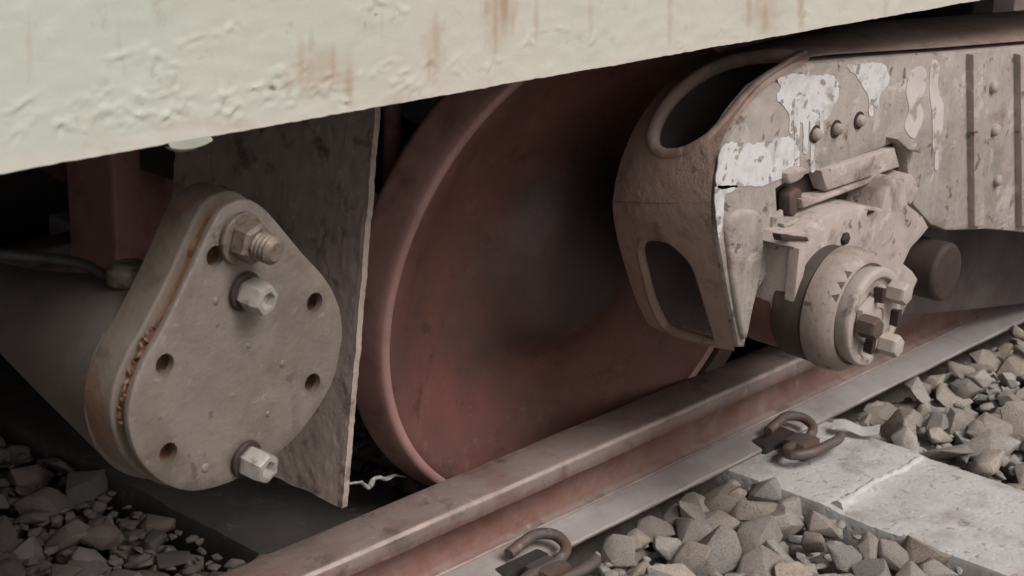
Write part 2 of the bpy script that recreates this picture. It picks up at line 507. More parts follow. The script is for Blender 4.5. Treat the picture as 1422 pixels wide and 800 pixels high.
mat_clip = M("rail_clip_steel", [(0.085, 0.066, 0.063), (0.16, 0.128, 0.12)], 16, (0.4, 0.7), 0.4, 70, metallic=0.3, spots=[((0.16, 0.085, 0.06), 20, 0.50, 0.64, 0.8), ((0.24, 0.2, 0.18), 40, 0.60, 0.68, 0.7)])
mat_rubber = M("black_cable_rubber", [(0.02, 0.018, 0.018), (0.05, 0.044, 0.044)], 20, (0.4, 0.6), 0.2, 80, spec=0.5)
mat_scrap = M("white_scrap", [(0.6, 0.58, 0.57), (0.75, 0.73, 0.72)], 20, (0.6, 0.8), 0.3, 80)
mat_palechip = M("chipped_concrete", [(0.42, 0.40, 0.388), (0.55, 0.535, 0.52)], 20, (0.8, 0.95), 0.4, 80)
mat_straw = M("pale_torn_plastic", [(0.26, 0.27, 0.25), (0.42, 0.43, 0.40)], 30, (0.5, 0.8), 0.3, 80)

# ------------------------------------------------------------------ the ground and the ballast base
bm = bmesh.new()
bmesh.ops.create_grid(bm, x_segments=2, y_segments=2, size=300)
bmesh.ops.translate(bm, verts=bm.verts, vec=(0, 0, -0.34))
o = obj("ground", bm, mat_ground)
o['kind'] = 'structure'
o['label'] = "dark dirt ground under the ballast"
bm = bmesh.new()
bmesh.ops.create_grid(bm, x_segments=150, y_segments=100, size=1)
for v in bm.verts:
    x, y = 3.0 + v.co.x * 5, 2.4 + v.co.y * 3.2
    v.co = Vector((x, y, -0.245 + 0.02 * mnoise.noise(Vector((x * 9, y * 9, 0)))))
    if abs(y - 2.4) > 2.8:
        v.co.z -= 0.12
ballast = obj("ballast_bed", bm, mat_ground, loc=(3.0, 2.4, -0.245))
ballast['kind'] = 'structure'
ballast['label'] = "bed of broken stone ballast around the rail"

# ------------------------------------------------------------------ rails
def make_rail(name, label, ya, mirror, x0, x1):
    """ya: the head edge on the wheel side; profile runs towards -Y (mirror=1)"""
    W = 0.105
    prof = [(0.0, -0.012), (-0.004, -0.004), (-0.012, -0.0005), (-0.05, 0.0), (-0.094, -0.001), (-0.1005, -0.003), (-0.1045, -0.007), (-0.106, -0.013),
            (-0.105, -0.037), (-0.099, -0.042), (-0.088, -0.050), (-0.072, -0.060), (-0.068, -0.075), (-0.070, -0.095), (-0.078, -0.113), (-0.087, -0.1205), (-0.093, -0.1225), (-0.0985, -0.1236), (-0.120, -0.128),
            (-0.150, -0.1345), (-0.157, -0.1365), (-0.159, -0.141), (-0.157, -0.147), (0.052, -0.147), (0.054, -0.1365), (-0.005, -0.1235), (-0.025, -0.113), (-0.036, -0.09), (-0.036, -0.07), (-0.02, -0.05), (0.0, -0.038)]
    n = len(prof)
    nx = 300
    bm = bmesh.new()
    rings = []
    e = bm.verts.layers.float.new("edge")
    rl = bm.verts.layers.float.new("rust")
    fl = bm.verts.layers.float.new("foot")
    for i in range(nx + 1):
        x = x0 + (x1 - x0) * i / nx
        r = []
        for k, (py, pz) in enumerate(prof):
            j = mnoise.noise(Vector((x * 8, k * 3.1, ya))) * 0.0012
            v = bm.verts.new((x, ya + mirror * (py + j), pz + (j if pz < -0.03 else j * 0.4)))
            v[e] = 0.8 if k in (5, 6) else (1.0 if k == 16 else 0.0)  # edge lines painted lighter as the head and foot highlights
            v[rl] = 0.8 if 8 <= k <= 14 else 0.1
            v[fl] = 1.0 if 17 <= k <= 21 else 0.0
            r.append(v)
        rings.append(r)
    for A, B in zip(rings, rings[1:]):
        for k in range(n):
            bm.faces.new((A[k], A[(k + 1) % n], B[(k + 1) % n], B[k]))
    bm.faces.new(rings[0])
    bm.faces.new(rings[-1][::-1])
    o = obj(name, bm, mat_rail, loc=((x0 + x1) / 2, ya, -0.14), smooth=38)
    return tag(o, label, "rail", "rails of the track")
make_rail("rail", "rust brown steel rail with a dusty grey foot running in front of the big wheel", 1.896, 1, -2.0, 9.0)
make_rail("rail", "far rail of the track in the dark behind the wheel", 3.55, -1, -2.0, 9.0)

# ------------------------------------------------------------------ sleepers
def make_sleeper(x0, x1, y0, y1, top, m, label, step=None):
    bm = box(x0, x1, y0, y1, top - 0.16, top, 0.012, 2)
    bmesh.ops.subdivide_edges(bm, edges=[e for e in bm.edges if abs((e.verts[0].co - e.verts[1].co).y) > 0.5], cuts=110)
    bmesh.ops.subdivide_edges(bm, edges=[e for e in bm.edges if abs((e.verts[0].co - e.verts[1].co).x) > 0.15], cuts=16)
    pl = bm.verts.layers.float.new("pale")
    for v in bm.verts:
        q = v.co * 7
        v.co += Vector((mnoise.noise(q), mnoise.noise(q + Vector((9, 0, 0))), mnoise.noise(q + Vector((0, 9, 0))) * 0.6)) * 0.005
        q = v.co * 28
        v.co.z += 0.0022 * mnoise.noise(q)
        if step and v.co.y < step and v.co.z > top - 0.03:
            v.co.z -= 0.006
        if step:
            v[pl] = max(0.0, 1 - abs(v.co.y - step) / 0.07) * (1.0 if v.co.x < x0 + 0.14 else 0.4)
    return obj("concrete_sleeper", bm, m, loc=((x0 + x1) / 2, (y0 + y1) / 2, top - 0.16), smooth=35, label=label)
s1 = make_sleeper(2.645, 3.02, 0.70, 4.6, -0.1490, mat_concrete, None, step=1.497)
tag(s1, "pale grey concrete sleeper with a cracked joint to the right of the rail", "sleeper", "sleepers under the track")
rd = obj("joint_ridge", roughen(tube([Vector((x, 1.497 + 0.005 * math.sin(x * 23), -0.1545)) for x in np.linspace(2.66, 3.0, 60)], 0.009, 8, True, [0.007 + 0.006 * max(0, mnoise.noise(Vector((x * 19, 0, 0)))) + (0.005 if x < 2.72 else 0) for x in np.linspace(2.66, 3.0, 60)]), 0.004, 70), mat_palechip, s1, smooth=60, label="pale chipped ridge across the sleeper")
s2 = make_sleeper(1.715, 2.09, 0.70, 4.6, -0.1490, mat_oilsleeper, None)
tag(s2, "dark oily sleeper below the pear shaped cover, left of the wheel", "sleeper", "sleepers under the track")
for xx in (0.75, 4.15, 5.2):
    s3 = make_sleeper(xx, xx + 0.375, 0.70, 4.6, -0.1490, mat_concrete if xx > 3 else mat_oilsleeper, None)
    tag(s3, {0.75: "dark sleeper at the far left under the cylinder", 4.15: "concrete sleeper beyond the bearing cap at the right edge of the picture", 5.2: "farthest concrete sleeper beyond the bearing"}[xx], "sleeper", "sleepers under the track")

pw = obj("blocker_wall", box(-6, 14, 4.75, 5.2, -0.34, 1.25, 0.02), mat_ground, loc=(4, 4.75, -0.34))  # added wall, keeps sky light from coming in beyond the wagon
tag(pw, "added wall beyond the far side of the track, shutting out sky light", "wall")
# ------------------------------------------------------------------ rail clips: bent spring steel rod on the foot of the rail
def make_clip(x, y, label):
    t = thing("rail_clip", label, "rail clip", (x, y, -0.145), "spring clips on the rail foot")
    z = -0.128
    L_ = [(.085, -.080, .010), (.05, -.094, .016), (0, -.098, .020), (-.055, -.092, .017), (-.088, -.066, .010), (-.078, -.036, .004), (-.045, -.026, .002), (0, -.026, .002), (.045, -.024, .004), (.082, -.006, .012), (.088, .028, .024), (.058, .050, .030), (.015, .048, .027), (-.03, .044, .018)]
    obj("spring_rod", tube(spline3([(x + a * .92, y + b * .92, z + c_ * .75 + 0.005) for a, b, c_ in L_], 80), 0.0105, 12), mat_clip, t, smooth=60)
    obj("shoulder", roughen(box(x - .032, x + .036, y - .055, y + .004, -0.165, -0.112, 0.012), 0.004, 30), mat_clip, t, smooth=40)
    obj("foot_pad", roughen(box(x - .06, x + .06, y + .02, y + .075, -0.150, -0.1305, 0.005), 0.003, 30), mat_rubber, t, smooth=40)
    return t
c = atz(1092, 612, -0.13)
make_clip(c.x, c.y - 0.01, "curled dark spring clip holding the rail on the pale concrete sleeper")
c = atz(738, 785, -0.13)
make_clip(c.x, c.y - 0.01, "curled spring clip on the rail foot at the bottom edge of the picture")

# ------------------------------------------------------------------ the wagon: pale green side sill, underframe, hanging plate
YG = 1.45
wag = thing("freight_wagon", "pale green painted freight wagon sill with peeling paint above the wheel", "wagon", (2.5, YG, 0.83))
xs = np.concatenate([np.arange(-0.6, 0.7, 0.02), np.arange(0.7, 4.3, 0.0036), np.arange(4.3, 9.01, 0.05)])
zs = 0.62 * np.concatenate([np.linspace(0, 0.5, 92), np.linspace(0.5, 1, 30)[1:]])
nx, nz = len(xs) - 1, len(zs) - 1
def gedge(x):
    return 0.832 + 0.0012 * mnoise.noise(Vector((x * 9, 0, 4))) + 0.0010 * mnoise.noise(Vector((x * 60, 0, 4))) - 0.012 * (min(x, 4.5) - 2.3) / 2.3
GE = np.array([gedge(x) for x in xs])
X = np.broadcast_to(xs, (nz + 1, nx + 1))
Z = GE[None, :] + zs[:, None]
rx, ry, rz = X, np.full_like(X, YG), Z - H
den = -(rx * D[2] + ry * YY[2] + rz * U[2])
PX = CX + F_PX * (rx * D[0] + ry * YY[0] + rz * U[0]) / den
PY = CY - F_PX * (rx * D[1] + ry * YY[1] + rz * U[1]) / den
STAINS = [(445, 105, 55, 45, .62), (690, 20, 28, 65, .62), (604, 70, 22, 50, .58), (1060, 15, 38, 45, .6), (300, 172, 130, 16, .45), (560, 140, 60, 14, .4), (130, 200, 60, 14, .4), (700, 0, 9, 60, 1.0), (688, 30, 6, 55, .9), (676, 10, 7, 30, .7), (712, 30, 5, 30, .6), (606, 60, 9, 40, .8), (596, 85, 6, 34, .7), (618, 75, 5, 30, .5), (418, 90, 8, 50, .7), (440, 120, 18, 16, .6), (462, 95, 7, 40, .8), (484, 115, 9, 40, .8), (400, 115, 10, 30, .6), (432, 60, 6, 40, .5),
          (1040, 12, 7, 45, .8), (1062, 22, 10, 36, .8), (1085, 5, 6, 40, .5), (745, 20, 5, 70, .5), (165, 60, 6, 45, .4), (172, 90, 4, 30, .4), (930, 20, 5, 60, .5), (40, 60, 7, 80, .4), (1230, 10, 6, 40, .5), (1380, 0, 8, 40, .5), (1112, 12, 6, 40, .7), (820, 30, 5, 50, .35), (530, 40, 5, 60, .35), (300, 100, 5, 50, .35)]
DIRTS = [(378, 122, 16, 10, 1.0), (440, 128, 12, 10, .75), (522, 20, 7, 7, 1.0), (548, 20, 5, 6, .8), (400, 150, 26, 8, .4), (290, 150, 25, 10, .4), (560, 110, 14, 8, .45), (700, 120, 14, 9, .45), (470, 110, 20, 10, .6)]
def blobs(lst):
    a = np.zeros_like(PX)
    for (sx, sy, wx, wy, am) in lst:
        a = np.maximum(a, am * np.exp(-((PX - sx) / wx) ** 2 - ((PY - sy) / wy) ** 2))
    return a
ST, DR = blobs(STAINS), blobs(DIRTS)
low = np.clip(1 - (Z - GE) / 0.05, 0, 1)
# loose curls of paint: crescent ridges with a hollow under each
relief = np.zeros_like(PX)
rr = random.Random(5)
CUR = [(140, 168), (120, 150), (158, 160), (175, 176), (205, 160), (232, 170), (190, 140), (262, 150), (300, 142), (322, 150), (338, 158), (365, 140), (393, 124), (404, 146), (378, 118), (432, 132), (446, 120), (470, 134), (486, 118), (480, 146), (530, 100), (548, 126), (560, 112), (205, 138), (150, 140), (250, 172), (225, 148), (300, 168), (352, 132), (600, 92), (575, 124), (640, 104), (735, 70), (760, 48), (60, 175), (85, 186), (20, 190), (40, 160), (690, 96), (820, 62), (1010, 52), (945, 70), (1120, 20), (522, 20), (550, 22), (180, 90), (290, 60), (235, 95), (330, 45), (420, 95)]
for (fx, fy) in CUR:
    for _ in range(2):
        qx, qy = fx + rr.uniform(-10, 10), fy + rr.uniform(-7, 7)
        c = aty(qx, qy, YG)
        R_ = rr.uniform(.006, .015)
        a0 = rr.uniform(0.6, 2.4)
        wd = rr.uniform(1.0, 2.0)
        i0, i1 = np.searchsorted(xs, c.x - .04), np.searchsorted(xs, c.x + .04)
        if i1 - i0 < 3:
            continue
        dx = (X[:, i0:i1] - c.x) * 0.72
        dz = (Z[:, i0:i1] - c.z) * 1.35
        at2 = np.arctan2(dz, dx)
        r_ = np.hypot(dx, dz) * (1 + 0.28 * np.sin(3 * at2 + rr.uniform(0, 6)) + 0.15 * np.sin(7 * at2 + rr.uniform(0, 6)))
        ang = np.abs(np.angle(np.exp(1j * (at2 - a0))))
        arc = np.clip(1.2 - ang / wd, 0, 1)
        amp = rr.uniform(.0008, .0020)
        relief[:, i0:i1] += arc * amp * (np.exp(-((r_ - R_) / .0028) ** 2) - 0.55 * np.exp(-((r_ - R_ + .0055) / .003) ** 2))
        DR[:, i0:i1] = np.maximum(DR[:, i0:i1], 0.8 * arc * np.exp(-((r_ - R_ + .005) / .003) ** 2))
for j in range(nz + 1):
    for i in range(nx + 1):
        x, z = X[j, i], Z[j, i]
        if 0.7 < x < 4.3:
            relief[j, i] += 0.0006 * mnoise.noise(Vector((x * 7, z * 9, 1))) + 0.0006 * mnoise.noise(Vector((x * 40, z * 60, 1)))
Yv = YG - relief
co = np.stack([X, Yv, Z], -1).reshape(-1, 3)
low1 = np.stack([xs, np.full_like(xs, YG + 0.014), GE - 0.001], -1)
co = np.concatenate([co, low1]) - np.array(wloc(wag))
W_ = nx + 1
idx = np.arange((nz + 1) * W_).reshape(nz + 1, W_)
quads = np.stack([idx[:-1, :-1], idx[:-1, 1:], idx[1:, 1:], idx[1:, :-1]], -1).reshape(-1, 4)
li = (nz + 1) * W_ + np.arange(W_)
quads = np.concatenate([quads, np.stack([li[:-1], li[1:], idx[0, 1:], idx[0, :-1]], -1)])
me = bpy.data.meshes.new("side_sill")
me.vertices.add(len(co))
me.vertices.foreach_set("co", co.ravel())
me.loops.add(quads.size)
me.loops.foreach_set("vertex_index", quads.ravel().astype(np.int32))
me.polygons.add(len(quads))
me.polygons.foreach_set("loop_start", np.arange(0, quads.size, 4, dtype=np.int32))
me.update(calc_edges=True)
PALE = np.clip((PX - 500) / 700, 0, 1) * 0.55 + 0.2 * np.clip(1 - (Z - GE) / 0.16, 0, 1)
for nm_, arr_ in (("stain", ST), ("dirt", DR), ("chip", 0.75 * low), ("faded", PALE)):
    at_ = me.attributes.new(nm_, 'FLOAT', 'POINT')
    full = np.zeros(len(co), dtype=np.float32)
    full[:arr_.size] = arr_.ravel()
    at_.data.foreach_set("value", full)
me.validate()
side = obj("side_sill", me, mat_girder, wag, loc=wloc(wag), smooth=60)
obj("sill_web", box(-0.6, 9, YG + 0.016, YG + 0.03, 0.85, 1.55), mat_under, wag)
obj("side_wall", box(-0.6, 9, YG + 0.01, YG + 0.06, 1.43, 3.2), mat_girder, wag)
# a scrap of bent lip hanging under the edge
a_, b_ = aty(232, 203, YG), aty(291, 193, YG)
bm = bmesh.new()
g = []
for i in range(13):
    t = i / 12
    p = a_.lerp(b_, t)
    hang = 0.010 * math.sin(math.pi * t) ** 0.7 + 0.001
    g.append([bm.verts.new(p + Vector((0, -0.002, 0.004))), bm.verts.new(p + Vector((0, -0.006, -hang * .5))), bm.verts.new(p + Vector((0, 0.004, -hang)))])
for A, B in zip(g, g[1:]):
    for k in range(2):
        bm.faces.new((A[k], B[k], B[k + 1], A[k + 1]))
bmesh.ops.solidify(bm, geom=bm.faces[:], thickness=0.002)
obj("bent_lip", bm, mat_girder, wag, smooth=60)
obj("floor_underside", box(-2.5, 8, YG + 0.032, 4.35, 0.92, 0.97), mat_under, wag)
obj("far_sill_blocker", box(-2.5, 9, 4.25, 4.35, -0.24, 0.915, 0.01), mat_under, wag)  # unseen far sill, drawn down into the ballast to block sky light
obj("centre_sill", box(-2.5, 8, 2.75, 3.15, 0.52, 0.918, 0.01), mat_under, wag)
obj("cross_bearer", box(1.72, 1.80, 2.05, 4.2, 0.50, 0.914, 0.006), mat_under, wag)
obj("cross_bearer", box(3.5, 3.6, 1.75, 4.2, 0.60, 0.914, 0.006), mat_under, wag)
for (y_, z_, r_) in ((2.30, 0.66, 0.022), (2.42, 0.80, 0.030)):
    obj("brake_pipe", tube([Vector((x, y_ + 0.01 * math.sin(x * 2), z_)) for x in np.linspace(-1.5, 7.5, 30)], r_, 14), mat_red_under, wag, smooth=180)
for x_ in (1.83, 1.96):
    obj("brake_rod", tube([Vector((x_, 2.05, 0.90)), Vector((x_ + .01, 2.05, 0.5)), Vector((x_ - .02, 2.02, 0.12))], 0.016, 12), mat_red_under, wag, smooth=180)
# hanging transverse plate (its near edge is worn bright)
pb, pt = aty(475, 706, 1.75), aty(521, 150, 1.75)
bm = bmesh.new()
e = bm.verts.layers.float.new("edge")
def near_y(t):
    return 1.75 + 0.002 * mnoise.noise(Vector((t * 60, 2, 0))) - 0.004 * max(0, mnoise.noise(Vector((t * 11, 7, 0))))
grid = []
NT, NB = 90, 110
for i in range(NT + 1):
    t = i / NT
    row = []
    for j in range(NB + 1):
        s = j / NB
        base_ = pb.lerp(pt, t)
        y = near_y(t) + 0.47 * s ** 1.2
        bump = 0.0008 * mnoise.fractal(Vector((y * 30, base_.z * 30, 3)), 1.0, 2.0, 4) + 0.0014 * max(0, mnoise.noise(Vector((y * 75, base_.z * 75, 9))))
        v = bm.verts.new((base_.x - (bump if s > 0.02 else 0), y, base_.z + (0.006 * mnoise.noise(Vector((y * 20, 0, 5))) if i == 0 else 0)))
        v[e] = max(0.0, 1 - (y - 1.745) / 0.012) * (0.55 + 0.5 * mnoise.noise(Vector((t * 16, 1, 1))))
        row.append(v)
    grid.append(row)
for A, B in zip(grid, grid[1:]):
    for j in range(NB):
        bm.faces.new((A[j], A[j + 1], B[j + 1], B[j]))
bmesh.ops.recalc_face_normals(bm, faces=bm.faces[:])
back = bmesh.ops.extrude_face_region(bm, geom=bm.faces[:])
for v in back['geom']:
    if isinstance(v, bmesh.types.BMVert):
        v.co.x += 0.011
        v[e] = (0.62 + 0.5 * mnoise.noise(Vector((v.co.z * 14, 5, 1)))) if v.co.y < 1.765 else 0.0
obj("hanger_plate", bm, mat_hanger, wag, smooth=50, label="rough dark hanging steel plate with a worn edge")
# reddish vertical post behind the cover
p0, p1 = atx(160, 215, 1.62), aty(160, 215, 2.55)
q0, q1 = aty(163, 400, 2.45), aty(282, 200, 2.45)
obj("red_post", box(q0.x, q1.x - 0.02, 2.45, 2.60, 0.15, 0.912, 0.008), mat_red_under, wag, label="faded red vertical channel behind the pear shaped cover")
obj("post_rib", box(q1.x - 0.035, q1.x + 0.005, 2.42, 2.449, 0.35, 0.910, 0.006), mat_red_under, wag)

# ------------------------------------------------------------------ pear shaped cover on its cylinder
YT = 1.55
TEAR = [(340, 277), (362, 286), (380, 303), (420, 351), (452, 387), (470, 421), (476, 455), (474, 482), (462, 531), (432, 582), (396, 622), (345, 658), (300, 677), (260, 682), (222, 667), (192, 634), (179, 588), (184, 544), (200, 504), (221, 467), (244, 423), (268, 372), (292, 319), (310, 289)]
tp = resample([(aty(x, y, YT).x, aty(x, y, YT).z) for x, y in TEAR], 120)
cover = thing("brake_cylinder", "grey pear shaped bolted cover plate on a cylinder left of the wheel", "brake cylinder", (1.2, 1.6, 0.0))
def hole(px, py, r=0.0135):
    p = aty(px, py, YT)
    return circle2((p.x, p.z), r, 20)
HOLES = [(299, 356), (437, 420), (229, 506), (434, 532), (234, 629)]
bm = plate(tp, YT, YT + 0.010, 0.003, [hole(*h) for h in HOLES])
for _ in range(3):
    le = [q for q in bm.edges if abs(q.verts[0].co.y - YT) < 1e-5 and abs(q.verts[1].co.y - YT) < 1e-5 and q.calc_length() > 0.03]
    bmesh.ops.subdivide_edges(bm, edges=le, cuts=2)
    bmesh.ops.triangulate(bm, faces=[f for f in bm.faces if len(f.verts) > 4])
e = bm.verts.layers.float.new("edge")
ol = bm.verts.layers.float.new("oil")
for v in bm.verts:
    px, py = proj(v.co)
    o_ = 0.0
    for (bx, by) in ((333, 334), (339, 408), (341, 641)):
        o_ = max(o_, math.exp(-((px - bx) / 26) ** 2 - ((py - by) / 26) ** 2), 0.8 * math.exp(-((px - bx + 4) / 13) ** 2) * (1 if 0 < py - by < 70 else 0) * (1 - (py - by) / 70))
    for (bx, by) in HOLES:
        o_ = max(o_, 0.7 * math.exp(-((px - bx) / 17) ** 2 - ((py - by - 3) / 19) ** 2))
    if py > 590:
        o_ = max(o_, 0.5 * (py - 590) / 90)
    v[ol] = o_
    v[e] = 0.75 if 0.0005 < v.co.y - YT < 0.005 else 0.0  # bevel painted lighter as the rim highlight
cp = obj("cover_plate", bm, mat_cover, cover, smooth=40)
obj("gasket", plate(inset(tp, 0.010), YT + 0.0102, YT + 0.030, 0, [hole(*h, r=0.02) for h in HOLES]), mat_rustedge, cover, smooth=40, label="rusty orange packing between the two flanges")
# ragged rust crust in the lower left of the joint
cr_ = bmesh.new()
rr = random.Random(11)
n = len(tp)
for i in range(n):
    q = tp[i]
    px, py = proj((q.x, YT, q.y))
    if px < 300 and py > 400 and py < 600:
        for _ in range(1 if rr.random() < .6 else 0):
            c = inset(tp, rr.uniform(0.002, 0.009))[i]
            s = rr.uniform(.002, .0045)
            mm = Matrix.Translation((c.x, YT + rr.uniform(.012, .028), c.y)) @ Matrix.Rotation(rr.uniform(0, 6), 4, 'Y') @ Matrix.Diagonal((s * 1.8, s * 1.2, s * .6, 1))
            bmesh.ops.create_icosphere(cr_, subdivisions=1, radius=1, matrix=mm)
roughen(cr_, 0.0025, 260)
ro = obj("rust_crust", cr_, mat_rustedge, cover, smooth=60)
ro['kind'] = 'stuff'
bt = inset(tp, -0.004)
obj("rear_flange", roughen(plate(bt, YT + 0.0302, YT + 0.086, 0.004, [hole(*h) for h in HOLES], steps=3), 0.0006, 30), mat_flange, cover, smooth=50)
cc = aty(325, 545, YT)
top = aty(196, 400, YT + 0.09)
rcy = top.z - cc.z
obj("cylinder", lathe(rounded([(rcy, 0.0), (rcy - .014, 0.07), (rcy - .035, 0.18), (rcy - .068, 0.34), (rcy - .09, 0.55), (rcy * .3, 0.60)], 0.01), axis_out(cc.x - 0.03, YT + 0.086, cc.z) @ Matrix.Diagonal((1, 1, -1, 1)), 72), mat_cyl, cover, smooth=40)
def nut_bolt(px, py, kind):
    p = aty(px, py, YT)
    tl = (0.0, 0.0)
    if kind == 'stud':
        Mx = axis_out(p.x, YT, p.z, 0.3, (0.12, 0.10))
        w_ = obj("washer", lathe(rounded([(0.001, -0.001), (0.034, -0.001), (0.034, 0.006), (0.001, 0.006)], 0.002), Mx, 32), mat_nut, cover, smooth=40)
        b = obj("nut", lathe([(0.0, 0.006), (0.024, 0.006), (0.027, 0.010), (0.027, 0.028), (0.023, 0.033), (0.0, 0.033)], Mx, 6), mat_nut, cover, smooth=20)
        prof = [(0.0, 0.03)]
        a = 0.033
        while a < 0.058:
            prof += [(0.0165, a), (0.0185, a + 0.003), (0.0165, a + 0.006)]
            a += 0.0065
        prof += [(0.012, 0.062), (0.0, 0.062)]
        obj("stud", lathe(prof, Mx, 24), mat_nut, cover, smooth=30)
    else:
        Mx = axis_out(p.x, YT, p.z, kind, (0.15, 0.12))
        obj("washer", lathe(rounded([(0.001, -0.001), (0.026, -0.001), (0.026, 0.005), (0.001, 0.005)], 0.002), Mx, 32), mat_darkbrown, cover, smooth=40)
        obj("bolt", lathe([(0.0, 0.005), (0.0195, 0.005), (0.0215, 0.009), (0.0215, 0.034), (0.019, 0.040), (0.0125, 0.0405), (0.0115, 0.030), (0.0, 0.029)], Mx, 6), mat_bolt, cover, smooth=20)
nut_bolt(333, 330, 'stud')
nut_bolt(339, 404, 0.2)
nut_bolt(341, 637, 0.5)
for (dx, dy, s) in ((345, 480, .004), (392, 505, .005), (372, 575, .004), (300, 418, .005), (285, 650, .006)):   # weld spatter
    p = aty(dx, dy, YT)
    b = bmesh.new()
    bmesh.ops.create_icosphere(b, subdivisions=2, radius=1, matrix=Matrix.Translation((p.x, YT, p.z)) @ Matrix.Diagonal((s, s * .35, s * 1.1, 1)))
    obj("weld_spatter", b, mat_cover, cover, smooth=180)
# cable and cap nut on top of the cylinder
p0 = aty(20, 372, 1.85)
path = [aty(-80, 352, 1.92), aty(-20, 352, 1.88), aty(60, 358, 1.83), aty(112, 366, 1.79), aty(142, 380, 1.76), aty(170, 388, 1.73), aty(206, 392, 1.70)]
cb = obj("air_hose", tube(spline3(path, 50), 0.0075, 12), mat_rubber, smooth=180)
tag(cb, "thin black hose running over the cylinder behind the pear shaped cover", "hose")
p = aty(181, 381, 1.70)
obj("cap_nut", lathe(rounded([(0.0, -0.012), (0.030, -0.012), (0.030, 0.010), (0.020, 0.016), (0.0, 0.018)], 0.004), Matrix.Translation(p), 28), mat_nut, cover, smooth=40)

# ------------------------------------------------------------------ wheelset
ps, ph = math.radians(-6), math.radians(9)
d2 = Vector((math.cos(ps), math.sin(ps), 0))
y1 = Vector((-math.sin(ps), math.cos(ps), 0))
y2 = y1 * math.cos(ph) + Vector((0, 0, 1)) * math.sin(ph)
u2 = -y1 * math.sin(ph) + Vector((0, 0, 1)) * math.cos(ph)
YW = 2.0
wc = (d2 * 1.06 + y2 - u2 * 0.638) * YW + Vector((0, 0, H))
RW = 0.257 * YW
WM = Matrix(((d2.x, u2.x, -y2.x, wc.x), (d2.y, u2.y, -y2.y, wc.y), (d2.z, u2.z, -y2.z, wc.z), (0, 0, 0, 1)))   # local Z = outwards (to the viewer's side)
ws = thing("wheelset", "big rust red dished railway wheel standing behind the rail", "train wheel", wc - u2 * RW)
tyre = [(RW - .10, -0.03), (RW - .025, -0.03), (RW - .006, -0.024), (RW, -0.012), (RW - .001, -0.002), (RW - .004, 0.010), (RW - .008, 0.030), (RW - .014, 0.056), (RW - .019, 0.066), (RW - .026, 0.0695), (RW - .034, 0.0680), (RW - .044, 0.056)]
obj("tyre", lathe(rounded(tyre, 0.006), WM, 160, False), mat_tyre, ws, smooth=60)
disc = [(0.095, -0.055), (0.2, -0.06), (0.3, -0.06), (RW - .099, -0.025), (RW - .012, 0.052), (RW - .034, 0.0652), (RW - .050, 0.0640), (RW - .072, 0.0545), (RW - .11, 0.030), (RW - .16, 0.006), (RW - .21, -0.008), (0.255, -0.014), (0.215, -0.008), (0.185, 0.008), (0.16, 0.026), (0.138, 0.040), (0.11, 0.050), (0.08, 0.055), (0.04, 0.058), (0.0, 0.0585)]
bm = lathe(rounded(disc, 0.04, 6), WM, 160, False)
gr = bm.verts.layers.float.new("hub_dark")
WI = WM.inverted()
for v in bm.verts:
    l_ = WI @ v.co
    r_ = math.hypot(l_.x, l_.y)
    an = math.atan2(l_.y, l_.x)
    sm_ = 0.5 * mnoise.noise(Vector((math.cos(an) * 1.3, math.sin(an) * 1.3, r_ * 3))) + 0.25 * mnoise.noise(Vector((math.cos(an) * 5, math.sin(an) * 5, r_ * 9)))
    v[gr] = min(1.0, max(0.0, (0.37 - r_) / 0.24 + 0.75 * sm_))  # darker towards the hub, broken up by noise
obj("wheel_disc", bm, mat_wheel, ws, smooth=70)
bm = bmesh.new()
rg = []
for i in range(25):
    a = math.radians(-68 + 50 * i / 24)
    ring = []
    for (r_, a_) in ((RW + .003, 0.064), (RW + .003, -0.01), (RW + .06, -0.01), (RW + .06, 0.055), (RW + .05, 0.066)):
        ring.append(bm.verts.new(WM @ Vector((r_ * math.cos(a), r_ * math.sin(a), a_))))
    rg.append(ring)
for A, B in zip(rg, rg[1:]):
    for k in range(5):
        bm.faces.new((A[k], A[(k + 1) % 5], B[(k + 1) % 5], B[k]))
bm.faces.new(rg[0])
bm.faces.new(rg[-1][::-1])
obj("brake_shoe", roughen(bm, 0.002, 40), mat_brown, ws, smooth=40)
obj("axle", lathe(rounded([(0.0, -0.03), (0.0845, -0.03), (0.0845, -1.7), (0.0, -1.7)], 0.008), WM, 64), mat_hub, ws, smooth=50)
fw = [(0.082, -1.52), (0.14, -1.52), (0.15, -1.60), (0.39, -1.62), (0.43, -1.55), (0.475, -1.555), (0.445, -1.60), (0.44, -1.66), (0.40, -1.66), (0.15, -1.64), (0.12, -1.72), (0.0, -1.72)]
obj("far_wheel", lathe(fw, WM, 64, False), mat_wheel, ws, smooth=40)

